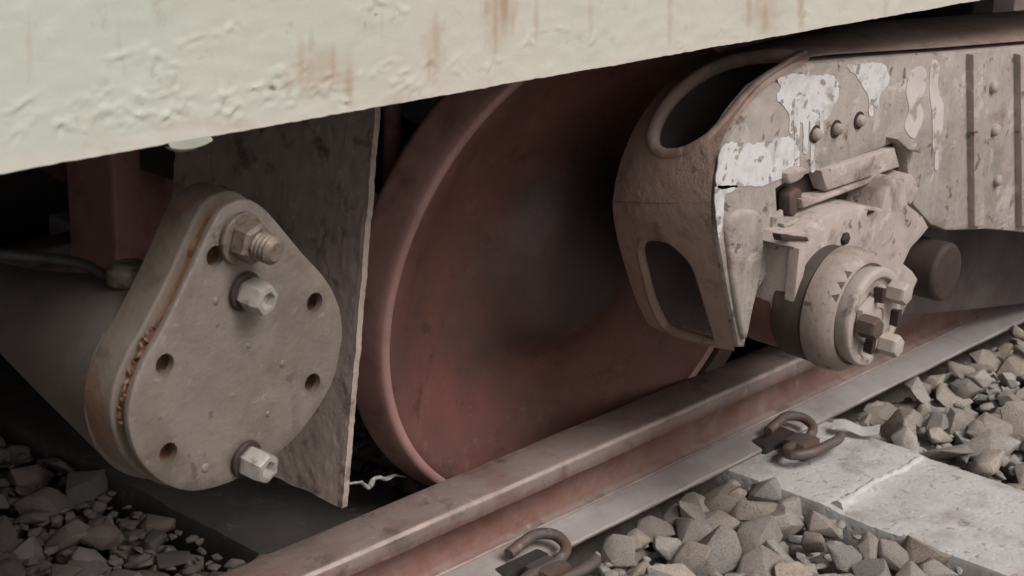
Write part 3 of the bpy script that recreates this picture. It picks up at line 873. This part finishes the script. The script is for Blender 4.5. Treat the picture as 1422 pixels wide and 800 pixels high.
# ------------------------------------------------------------------ bogie side frame
YF, YB = 1.52, 1.73
bog = thing("bogie_frame", "cast bogie side frame splashed with white paint beside the wheel", "bogie frame", (2.6, 1.7, 0.2))
PAIRS = [(1700, 40, 1570, 8), (1480, 58, 1350, 26), (1311, 72, 1185, 40), (1200, 80, 1095, 58), (1125, 87, 1030, 73), (1090, 102, 1000, 82), (1060, 123, 962, 101), (1035, 152, 922, 132), (1015, 182, 895, 168), (1002, 212, 876, 205), (994, 245, 863, 245), (991, 285, 857, 285), (994, 330, 863, 327), (1002, 375, 875, 370), (1012, 428, 890, 415), (1024, 482, 906, 446)]
fpts = [aty(a, b, YF) for a, b, _, _ in PAIRS]
bpts = [aty(c, d_, YB) for _, _, c, d_ in PAIRS]
Fs, Bs = spline3(fpts, 241), spline3(bpts, 241)
NSEG = len(PAIRS) - 1
def wall(s, t):
    """s: 0..NSEG along the edge, t: 0 near .. 1 far"""
    k = min(max(s / NSEG * 240, 0), 240)
    i = min(int(k), 239)
    f = k - i
    a = Fs[i].lerp(Fs[i + 1], f)
    b = Bs[i].lerp(Bs[i + 1], f)
    p = a.lerp(b, t)
    nrm = (b - a).cross(Fs[i + 1] - Fs[i])
    if nrm.length > 1e-9:
        p += nrm.normalized() * (0.010 * 4 * t * (1 - t))
    return p
def ring_patch(bm, rect, hole_pts, nr=7):
    """fill between a rectangle in (s,t) and a hole outline inside it"""
    s0, s1, t0, t1 = rect
    n = len(hole_pts)
    cs = sum(h[0] for h in hole_pts) / n
    ct = sum(h[1] for h in hole_pts) / n
    rings = []
    outer = []
    for h in hole_pts:
        ds, dt = h[0] - cs, h[1] - ct
        k = min(((s1 - cs) / ds if ds > 0 else (s0 - cs) / ds) if abs(ds) > 1e-9 else 1e9, ((t1 - ct) / dt if dt > 0 else (t0 - ct) / dt) if abs(dt) > 1e-9 else 1e9)
        outer.append([cs + ds * k, ct + dt * k])
    for cs_, ct_ in ((s0, t0), (s0, t1), (s1, t0), (s1, t1)):
        j = min(range(n), key=lambda i: (outer[i][0] - cs_) ** 2 / (s1 - s0) ** 2 + (outer[i][1] - ct_) ** 2 / (t1 - t0) ** 2)
        outer[j] = [cs_, ct_]
    for r in range(nr + 1):
        f = (r / nr)
        rings.append([bm.verts.new(wall(h[0] + (q[0] - h[0]) * f, h[1] + (q[1] - h[1]) * f)) for h, q in zip(hole_pts, outer)])
    for A, B in zip(rings, rings[1:]):
        for i in range(n):
            bm.faces.new((A[i], A[(i + 1) % n], B[(i + 1) % n], B[i]))
def strip_patch(bm, s0, s1, ns, nt=10):
    g = [[bm.verts.new(wall(s0 + (s1 - s0) * i / ns, j / nt)) for j in range(nt + 1)] for i in range(ns + 1)]
    for A, B in zip(g, g[1:]):
        for j in range(nt):
            bm.faces.new((A[j], A[j + 1], B[j + 1], B[j]))
def hole_st(pts, n=72):
    return [(p[0], p[1]) for p in resample(pts, n)]
H1 = hole_st([(3.9, .16), (4.6, .07), (5.6, .05), (6.8, .06), (7.8, .08), (8.6, .16), (9.15, .32), (9.3, .52), (9.0, .70), (8.3, .80), (7.4, .83), (6.4, .82), (5.5, .74), (4.6, .50)])
H2 = hole_st([(11.9, .55), (12.1, .38), (12.7, .24), (13.4, .20), (14.2, .18), (14.90, .20), (14.96, .5), (14.9, .78), (14.0, .83), (13.2, .82), (12.4, .80), (12.0, .72)])
bm = bmesh.new()
strip_patch(bm, 0, 3.4, 40)
ring_patch(bm, (3.4, 10.85, 0, 1), H1)

ring_patch(bm, (10.85, 15.0, 0, 1), H2)
bmesh.ops.remove_doubles(bm, verts=bm.verts, dist=0.0004)
bmesh.ops.recalc_face_normals(bm, faces=bm.faces[:])
ew = obj("end_wall", bm, mat_wall, bog, smooth=60)
sm = ew.modifiers.new("thick", 'SOLIDIFY')
sm.thickness = 0.02
sm.offset = 0
sm.use_rim = False
for hp, r in ((H1, 0.013), (H2, 0.009)):
    loop = [wall(*h) for h in hp]
    obj("hole_lip", tube(loop + [loop[0], loop[1]], r, 10, False), mat_wall, bog, smooth=180)
# near face with the pedestal leg and the jaw
FACE = [(1125, 87), (1090, 102), (1060, 123), (1035, 152), (1015, 182), (1002, 212), (994, 245), (991, 285), (994, 330), (1002, 375), (1012, 428), (1023, 482), (1031, 482), (1038, 442), (1047, 408), (1058, 388), (1072, 364), (1079, 335), (1077, 295), (1075, 262),
        (1100, 247), (1140, 236), (1195, 215), (1246, 196), (1256, 215), (1258, 250), (1266, 285), (1290, 312), (1311, 320), (1370, 318), (1480, 328), (1640, 345), (1720, 350), (1720, 60), (1480, 58), (1311, 72), (1200, 80)]
fp = [Vector((aty(x, y, YF).x, aty(x, y, YF).z)) for x, y in FACE]
bm = plate(fp, YF - 0.006, YF + 0.035, 0.007)
obj("side_face", bm, mat_frame, bog, smooth=40)
# raised rib down the leg and a groove beside it
LEG = [(1003, 300), (1040, 290), (1052, 310), (1050, 355), (1044, 395), (1036, 430), (1028, 468), (1022, 462), (1012, 410), (1005, 360)]
lp = resample([(aty(x, y, YF).x, aty(x, y, YF).z) for x, y in LEG], 50)
obj("leg_rib", plate(lp, YF - 0.016, YF - 0.004, 0.008, steps=3), mat_frame, bog, smooth=60)
obj("jaw_liner", plate([Vector((aty(x, y, YF).x, aty(x, y, YF).z)) for x, y in [(1066, 300), (1080, 290), (1082, 340), (1070, 368), (1060, 372), (1064, 330)]], YF - 0.013, YF - 0.004, 0.004), mat_frame, bog, smooth=40)
BW = [(1330, 46), (1185, 52), (1095, 66), (1030, 82), (1003, 92), (968, 110), (930, 140), (904, 175), (886, 210), (873, 250), (868, 290), (874, 328), (886, 370), (901, 414), (916, 440), (1000, 468), (1100, 446), (1300, 432), (1600, 400), (1600, 30)]
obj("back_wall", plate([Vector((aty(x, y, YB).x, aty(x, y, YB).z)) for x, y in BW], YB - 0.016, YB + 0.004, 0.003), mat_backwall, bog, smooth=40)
p = aty(1312, 378, 1.50)
obj("opening_filler", lathe(rounded([(0.0, -0.45), (0.062, -0.45), (0.062, 0.0), (0.055, 0.008), (0.0, 0.009)], 0.004), axis_out(p.x, 1.50, p.z), 48), mat_darkbrown, bog, smooth=40, label="made-up dark cylinder standing in for the shaded opening under the frame")  # made-up dark cylinder filling the shaded opening under the frame
for (x0, x1) in ((1338, 1352), (1404, 1416)):
    q = [Vector((aty(x, y, YF).x, aty(x, y, YF).z)) for x, y in ((x0, 74), (x1, 73), (x1 + 3, 312), (x0 + 3, 312))]
    obj("stiffener", roughen(plate(q, YF - 0.022, YF - 0.004, 0.004), 0.0012, 40), mat_frame, bog, smooth=40)
for (x, y) in ((1378, 120), (1380, 180), (1383, 250)):
    p = aty(x, y, YF - 0.006)
    obj("rivet", lathe(rounded([(0.013, -0.002), (0.013, 0.007), (0.009, 0.012), (0.0, 0.0135)], 0.003), axis_out(p.x, YF - 0.006, p.z), 20), mat_frame, bog, smooth=60)
# white paint
def splash(pts, m, seed, th=0.0009, base=YF - 0.0062, drips=(), amp=1.0):
    q = resample([(aty(x, y, base).x, aty(x, y, base).z) for x, y in pts], 130)
    q = [p + Vector((mnoise.noise(Vector((p.x * 60, p.y * 60, seed))), mnoise.noise(Vector((p.x * 60, p.y * 60, seed + 9))))) * 0.0032 * amp + Vector((mnoise.noise(Vector((p.x * 260, p.y * 260, seed))), mnoise.noise(Vector((p.x * 260, p.y * 260, seed + 5))))) * 0.0022 * amp for p in q]
    parts = [plate(q, base - th, base + 0.001)]
    for (x, y0, y1, wd) in drips:
        d_ = [(x - wd, y0), (x + wd, y0), (x + wd * .8, (y0 + y1) / 2), (x + wd * .9, y1 - wd), (x, y1), (x - wd * .9, y1 - wd), (x - wd * .7, (y0 + y1) / 2)]
        dq = resample([(aty(a, b, base).x, aty(a, b, base).z) for a, b in d_], 24)
        parts.append(plate(dq, base - th * 1.3, base + 0.001))
    return obj("paint_splash", join(parts), m, bog, smooth=50)
splash([(1000, 208), (1010, 200), (1032, 197), (1048, 200), (1075, 194), (1096, 190), (1106, 205), (1108, 232), (1095, 242), (1078, 250), (1060, 258), (1035, 258), (1018, 260), (1000, 262), (994, 252), (996, 232)], mat_white, 1)
splash([(1080, 110), (1100, 103), (1125, 105), (1150, 104), (1163, 112), (1164, 132), (1155, 150), (1148, 165), (1120, 170), (1102, 168), (1090, 150), (1078, 136), (1084, 122)], mat_white, 2,
       drips=[(1098, 150, 186, 3), (1106, 160, 232, 4), (1118, 160, 214, 4), (1128, 160, 240, 3.5), (1140, 158, 188, 3)])
splash([(1176, 91), (1200, 88), (1224, 88), (1234, 102), (1232, 118), (1222, 130), (1216, 146), (1210, 142), (1200, 124), (1190, 106)], mat_white, 3, drips=[(1209, 130, 162, 3.5), (1218, 120, 150, 2.5)])
splash([(1262, 104), (1276, 92), (1286, 100), (1284, 126), (1278, 140), (1282, 160), (1276, 180), (1268, 192), (1256, 176), (1262, 150), (1258, 130)], mat_pinkwhite, 4, amp=.45)
splash([(1294, 85), (1304, 90), (1302, 120), (1310, 150), (1306, 200), (1296, 210), (1294, 160), (1290, 120)], mat_pinkwhite, 5, amp=.4, drips=[(1300, 180, 236, 3)])
splash([(993, 262), (1005, 258), (1024, 258), (1016, 266), (1006, 272), (1004, 300), (998, 330), (994, 300)], mat_white, 6, amp=.4)
# rivets
for (x, y) in ((1131, 186), (1160, 179), (1192, 167)):
    p = aty(x, y, YF - 0.006)
    b = lathe(rounded([(0.011, -0.002), (0.011, 0.008), (0.008, 0.013), (0.0, 0.0145)], 0.003), axis_out(p.x, YF - 0.006, p.z), 24)
    rv = obj("rivet", b, mat_frame, bog, smooth=60)
    b = lathe([(0.0165, -0.001), (0.0165, 0.0025), (0.0, 0.003)], axis_out(p.x, YF - 0.006, p.z), 24)
    obj("rivet_shade", b, mat_darkbrown, rv, smooth=40)  # dark disc standing in for the shadow around each rivet

# ------------------------------------------------------------------ adapter with its wedges
ada = thing("bearing_adapter", "dusty pinkish cast adapter block wedged in the frame jaw above the bearing", "bearing adapter", (2.5, 1.48, 0.3))
def poly(name, pts, y0, y1, m, bev=0.004, parent=None, smooth_n=0, amp=0.0015, label=None):
    q = [(aty(x, y, y0).x, aty(x, y, y0).z) for x, y in pts]
    q = resample(q, smooth_n) if smooth_n else [Vector(a) for a in q]
    bm = plate(q, y0, y1, bev)
    if amp:
        roughen(bm, amp, 50)
    return obj(name, bm, m, parent or ada, smooth=45, label=label)
BODY = [(1092, 342), (1098, 328), (1126, 320), (1138, 307), (1164, 294), (1198, 286), (1226, 290), (1232, 264), (1245, 246), (1258, 254), (1262, 284), (1282, 300), (1291, 316), (1280, 330), (1266, 345), (1256, 366), (1268, 376), (1276, 388), (1262, 420), (1240, 470), (1180, 490), (1130, 470), (1106, 446), (1098, 436), (1106, 346)]
HB = []
for (x, y, r) in ((1209, 296, 0.009),):
    p = aty(x, y, 1.457)
    HB.append(circle2((p.x, p.z), r, 18, 1.5))
q = [Vector((aty(x, y, 1.457).x, aty(x, y, 1.457).z)) for x, y in BODY]
bm = plate(q, 1.457, 1.535, 0.006, HB)
obj("adapter_body", bm, mat_adapter, ada, smooth=40)
poly("wedge_block", [(1141, 238), (1190, 222), (1243, 205), (1250, 232), (1200, 249), (1149, 266)], 1.502, 1.532, mat_adapter, 0.004)
poly("shim_bar", [(1114, 277), (1150, 271), (1195, 254), (1224, 245), (1226, 249), (1195, 261), (1165, 272), (1115, 290)], 1.498, 1.532, mat_adapter, 0.003)
poly("shim_bar", [(1089, 312), (1112, 303), (1136, 293), (1137, 297), (1090, 317)], 1.494, 1.532, mat_frame, 0.002)
poly("upper_ledge", [(1246, 193), (1255, 186), (1284, 204), (1280, 213), (1262, 208)], 1.490, 1.516, mat_frame, 0.003)
poly("side_shoe", [(1254, 252), (1266, 242), (1276, 262), (1266, 284), (1256, 274)], 1.480, 1.530, mat_adapter, 0.005, smooth_n=30)
poly("cheek_block", [(1095, 242), (1108, 233), (1122, 236), (1112, 250), (1098, 256)], 1.500, 1.530, mat_adapter, 0.004, smooth_n=24)
poly("cheek_block", [(1098, 272), (1110, 262), (1114, 272), (1104, 300), (1098, 296)], 1.508, 1.532, mat_brown, 0.003, smooth_n=24)
poly("recess_shade", [(1060, 236), (1150, 220), (1270, 185), (1290, 320), (1150, 350), (1050, 400)], 1.536, 1.552, mat_darkbrown, 0.002, label="dark sheet painted as the shade in the gap behind the wedges")  # dark sheet put in for the shade between the wedges
poly("slot_shade", [(1084, 326), (1122, 330), (1124, 335), (1086, 335)], 1.453, 1.47, mat_darkbrown, 0.002)  # dark strip painted in place of the shaded slot
p = aty(1172, 331, 1.457)
obj("grease_plug", lathe(rounded([(0.012, -0.002), (0.012, 0.006), (0.007, 0.009), (0.0, 0.009)], 0.003), axis_out(p.x, 1.457, p.z), 6), mat_darkbrown, ada, smooth=30)
poly("locking_strip", [(1110, 346), (1124, 344), (1108, 432), (1102, 434)], 1.449, 1.47, mat_adapter, 0.003)

# ------------------------------------------------------------------ axle bearing with end cap
YQ = 1.42
bp_ = aty(1165, 427, YQ)
AX, AZ = bp_.x, bp_.z
brg = thing("axle_bearing", "round roller bearing with bolted end cap at the right above the rail", "axle bearing", (AX, YQ, AZ - 0.11))
A0 = axis_out(AX, YQ, AZ) @ Matrix.Diagonal((1.06, 1.06, 1.0, 1))
obj("bearing_cup", lathe(rounded([(0.085, -0.012), (0.1045, -0.011), (0.1055, 0.012), (0.1035, 0.026), (0.0985, 0.037), (0.091, 0.046), (0.0865, 0.048), (0.085, 0.040), (0.07, 0.040)], 0.004), A0, 96, False), mat_bearing, brg, smooth=35)
obj("seal_ring", lathe(rounded([(0.08, -0.075), (0.099, -0.074), (0.101, -0.014), (0.08, -0.0125)], 0.004), A0, 80, False), mat_seal, brg, smooth=40)
obj("backing_ring", lathe(rounded([(0.0, -0.22), (0.070, -0.22), (0.094, -0.15), (0.0935, -0.0765), (0.078, -0.0755)], 0.006), A0, 80, False), mat_wheel, brg, smooth=40)
obj("end_cap", lathe(rounded([(0.080, 0.041), (0.0845, 0.066), (0.082, 0.074), (0.069, 0.075), (0.064, 0.066), (0.030, 0.065), (0.028, 0.076), (0.0, 0.076)], 0.003), A0, 80, False), mat_cap, brg, smooth=35)
tri = []
BA = (52, 178, 296)
for k in range(3):
    a = math.radians(BA[k])
    for da in (-0.42, 0.42):
        tri.append(Vector((AX + 0.060 * math.cos(a + da), AZ + 0.060 * math.sin(a + da))))
obj("locking_plate", plate(tri, YQ - 0.0785, YQ - 0.0675, 0.0015, [circle2((AX, AZ), 0.020, 20)]), mat_cap, brg, smooth=30)
for k, a in enumerate(BA):
    a = math.radians(a)
    bx, bz = AX + 0.056 * math.cos(a), AZ + 0.056 * math.sin(a)
    mm = axis_out(bx, YQ - 0.0785, bz, 0.4 + k)
    bo = obj("cap_bolt", lathe(rounded([(0.0, 0.0), (0.0195, 0.0), (0.0205, 0.003), (0.0205, 0.030), (0.018, 0.035), (0.0, 0.0355)], 0.002, 2), mm, 6), mat_cap if k != 1 else mat_brown, brg, smooth=25, label=None if k != 1 else "dark bolt head")  # left bolt head given a darker colour
    ta = a + 0.95
    tx, tz = AX + 0.05 * math.cos(ta), AZ + 0.05 * math.sin(ta)
    obj("locking_tab", roughen(box(tx - .006, tx + .006, YQ - .094, YQ - .076, tz - .014, tz + .014, 0.002), 0.003, 80), mat_darkbrown, brg, smooth=40)
# stamped triangular marks on the rounded shoulder of the cup
for ang in (150, 136, 122):
    a = math.radians(ang)
    er = Vector((math.cos(a), 0, math.sin(a)))
    et = Vector((-math.sin(a), 0, math.cos(a)))
    out_ = Vector((0, -1, 0))
    nn = (er * 0.77 + out_ * 0.64).normalized()
    es = (er * 0.64 - out_ * 0.77).normalized()
    c0 = Vector((AX, YQ - 0.0415, AZ)) + er * 0.1005 + nn * 0.0008
    bm = bmesh.new()
    tv = []
    for (ca, cb_) in ((-1, -.7), (1, -.7), (0, 1)):
        tv.append(bm.verts.new(c0 + et * ca * 0.0075 + es * cb_ * 0.0070))
    f = bm.faces.new(tv)
    ex = bmesh.ops.extrude_face_region(bm, geom=[f])
    bmesh.ops.translate(bm, vec=-nn * 0.003, verts=[v for v in ex['geom'] if isinstance(v, bmesh.types.BMVert)])
    obj("stamped_mark", bm, mat_mark, brg)

# ------------------------------------------------------------------ ballast stones
def rock_mesh(seed):
    r = random.Random(seed)
    bm = bmesh.new()
    sx, sy, sz = r.uniform(.85, 1.2), r.uniform(.6, .95), r.uniform(.38, .68)
    for i in range(18):
        v = Vector((r.gauss(0, 1), r.gauss(0, 1), r.gauss(0, 1))).normalized()
        v = Vector((v.x * sx, v.y * sy, v.z * sz)) * r.uniform(.72, 1.12)
        bm.verts.new(v)
    h = bmesh.ops.convex_hull(bm, input=bm.verts[:])
    bmesh.ops.delete(bm, geom=list({g for g in h['geom_interior'] + h['geom_unused'] if isinstance(g, bmesh.types.BMVert)}), context='VERTS')
    bmesh.ops.dissolve_limit(bm, angle_limit=math.radians(16), verts=bm.verts[:], edges=bm.edges[:])
    bmesh.ops.bevel(bm, geom=bm.edges[:], offset=0.035, segments=1, affect='EDGES', profile=0.6, clamp_overlap=True)
    for v in bm.verts:
        v.co += v.co.normalized() * 0.06 * mnoise.noise(v.co * 3.1 + Vector((seed, 0, 0)))
    bmesh.ops.triangulate(bm, faces=bm.faces[:])
    bmesh.ops.recalc_face_normals(bm, faces=bm.faces[:])
    me = bpy.data.meshes.new("stone")
    bm.to_mesh(me)
    bm.free()
    shade(me, 32)
    return me
ROCKS = [rock_mesh(i) for i in range(24)]
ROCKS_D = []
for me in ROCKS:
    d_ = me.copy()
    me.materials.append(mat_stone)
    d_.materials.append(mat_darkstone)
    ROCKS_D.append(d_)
SLEEP = [(1.715, 2.09), (2.645, 3.02), (0.75, 1.125), (4.15, 4.525), (5.2, 5.575)]
def blocked(x, y, s):
    for a, b in SLEEP:
        if a - s * .12 < x < b + s * .12:
            return True
    if 1.735 - s * .35 < y < 1.95 + s * .35:
        return True
    if 3.4 < y < 3.8:
        return True
    return False
rr = random.Random(21)
cand = []
def scatter(x0, x1, y0, y1, step, z, smin, smax, layer):
    y = y0
    while y < y1:
        x = x0
        while x < x1:
            X = x + rr.uniform(-.45, .45) * step
            Y = y + rr.uniform(-.45, .45) * step
            s = rr.uniform(smin, smax)
            if not blocked(X, Y, s):
                nm = mnoise.noise(Vector((X * 5, Y * 5, 2)))
                cand.append((X, Y, z + nm * .012 + rr.uniform(-.008, .008), s, layer))
            x += step
        y += step
scatter(-0.5, 6.0, 0.2, 1.74, 0.070, -0.200, .035, .05, 0)
scatter(-0.5, 6.0, 0.2, 1.74, 0.079, -0.164, .034, .076, 1)
scatter(1.6, 5.0, 0.85, 1.74, 0.036, -0.180, .009, .020, 2)
scatter(-0.5, 4.5, 1.94, 3.4, 0.070, -0.205, .035, .05, 0)
scatter(-0.5, 4.5, 1.94, 3.4, 0.092, -0.176, .034, .07, 1)
scatter(0.9, 2.6, 1.95, 2.9, 0.034, -0.182, .009, .020, 2)
x = 1.2
while x < 5.0:                                           # stones lodged against the foot of the rail
    s = rr.uniform(.026, .052)
    if not any(a - s < x < b + s for a, b in SLEEP):
        cand.append((x, 1.733 - s * rr.uniform(.75, 1.0), -0.170 + rr.uniform(-.01, .008), s, 1))
    x += s * 1.55
ind, rest = [], []
for cnd in cand:
    X, Y, Z, s, layer = cnd
    px, py = proj((X, Y, Z))
    vis = -30 < px < 1452 and py < 830 and layer == 1
    if Y > 1.9:
        vis = vis and px < 380 and py > 640
    q = ray(px, py)
    dist = math.sqrt(X * X + Y * Y + (Z - H) ** 2)
    if vis:
        ind.append((s / dist, cnd))
    else:
        rest.append(cnd)
ind.sort(key=lambda t: -t[0])
rest += [c for _, c in ind[296:]]
for k, (_, (X, Y, Z, s, layer)) in enumerate(ind[:296]):
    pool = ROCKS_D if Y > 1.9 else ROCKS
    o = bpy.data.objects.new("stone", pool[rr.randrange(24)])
    COL.objects.link(o)
    o.parent = ballast
    o.location = Vector((X, Y, Z)) - Vector(ballast.location)
    o.rotation_euler = (rr.gauss(0, .45), rr.gauss(0, .45), rr.uniform(0, 6.3))
    o.scale = (s, s * rr.uniform(.8, 1.1), s * rr.uniform(.8, 1.1))
V, Fc = [], []
arr = []
for me in ROCKS:
    vs = np.array([v.co[:] for v in me.vertices])
    fs = np.array([p.vertices[:] for p in me.polygons])
    arr.append((vs, fs))
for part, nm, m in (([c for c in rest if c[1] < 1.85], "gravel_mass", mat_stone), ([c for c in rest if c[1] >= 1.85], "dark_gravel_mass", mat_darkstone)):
    VV, FF, off = [], [], 0
    for (X, Y, Z, s, layer) in part:
        vs, fs = arr[rr.randrange(24)]
        R = np.array(Matrix.Rotation(rr.uniform(0, 6.3), 3, 'Z') @ Matrix.Rotation(rr.gauss(0, .5), 3, 'X'))
        VV.append(vs @ R.T * s + np.array([X, Y, Z]) - np.array(ballast.location))
        FF.append(fs + off)
        off += len(vs)
    VV, FF = np.concatenate(VV), np.concatenate(FF)
    me = bpy.data.meshes.new(nm)
    me.vertices.add(len(VV))
    me.vertices.foreach_set("co", VV.ravel())
    me.loops.add(FF.size)
    me.loops.foreach_set("vertex_index", FF.ravel().astype(np.int32))
    me.polygons.add(len(FF))
    me.polygons.foreach_set("loop_start", np.arange(0, FF.size, 3, dtype=np.int32))
    me.update(calc_edges=True)
    me.validate()
    shade(me, 50)
    me.materials.append(m)
    o = bpy.data.objects.new(nm, me)
    COL.objects.link(o)
    o.parent = ballast
    o['kind'] = 'stuff'

# ------------------------------------------------------------------ scraps
c = atz(1188, 604, -0.145)
bm = bmesh.new()
g = []
for i in range(9):
    g.append([])
    for j in range(4):
        a = (i / 8 - .5) * 0.10
        b = (j / 3 - .5) * 0.032
        th_ = math.radians(-62)
        g[-1].append(bm.verts.new((c.x + a * math.cos(th_) - b * math.sin(th_), c.y + a * math.sin(th_) + b * math.cos(th_), c.z + 0.012 + 0.006 * math.sin(i * .9) + 0.003 * j)))
for A, B in zip(g, g[1:]):
    for j in range(3):
        bm.faces.new((A[j], A[j + 1], B[j + 1], B[j]))
bmesh.ops.solidify(bm, geom=bm.faces[:], thickness=0.004)
tag(obj("paper_scrap", bm, mat_scrap, loc=c, smooth=60), "small white scrap lying by the rail clip on the sleeper", "scrap")
pts = [aty(x, y, 2.02) for x, y in ((479, 667), (488, 671), (500, 670), (513, 677), (517, 668), (524, 663), (536, 665), (548, 660), (563, 663))]
rr = random.Random(3)
sp = obj("torn_strip", roughen(tube(spline3(pts, 40), 0.003, 6, True, [0.0012 + 0.0045 * math.sin(math.pi * i / 39) * rr.uniform(.5, 1) for i in range(40)]), 0.0025, 90), mat_straw, loc=pts[2], smooth=60)
tag(sp, "pale torn strip lying in the dark gap between hanging plate and wheel", "scrap")
for k, (x, y, s) in enumerate(((1108, 548, .012), (1120, 552, .008), (1045, 562, .008), (962, 562, .009), (1090, 545, .007))):
    zz = -0.123 if y > 540 else -.02
    p = atz(x, y, zz)
    o = bpy.data.objects.new("grit", ROCKS[k])
    COL.objects.link(o)
    o.location = p + Vector((0, 0, s * .3))
    o.scale = (s, s, s)
    o.rotation_euler = (k, k * 2, k)
    tag(o, ("largest pale stone chip on the rail foot before the bearing", "middle one of three pale chips on the rail foot below the bearing", "pale chip on the rail foot left of the spring clip", "leftmost pale stone chip on the rail, below the frame leg", "smallest pale chip on the rail just left of the largest chip")[k], "stone chip", "stone chips on the rail")
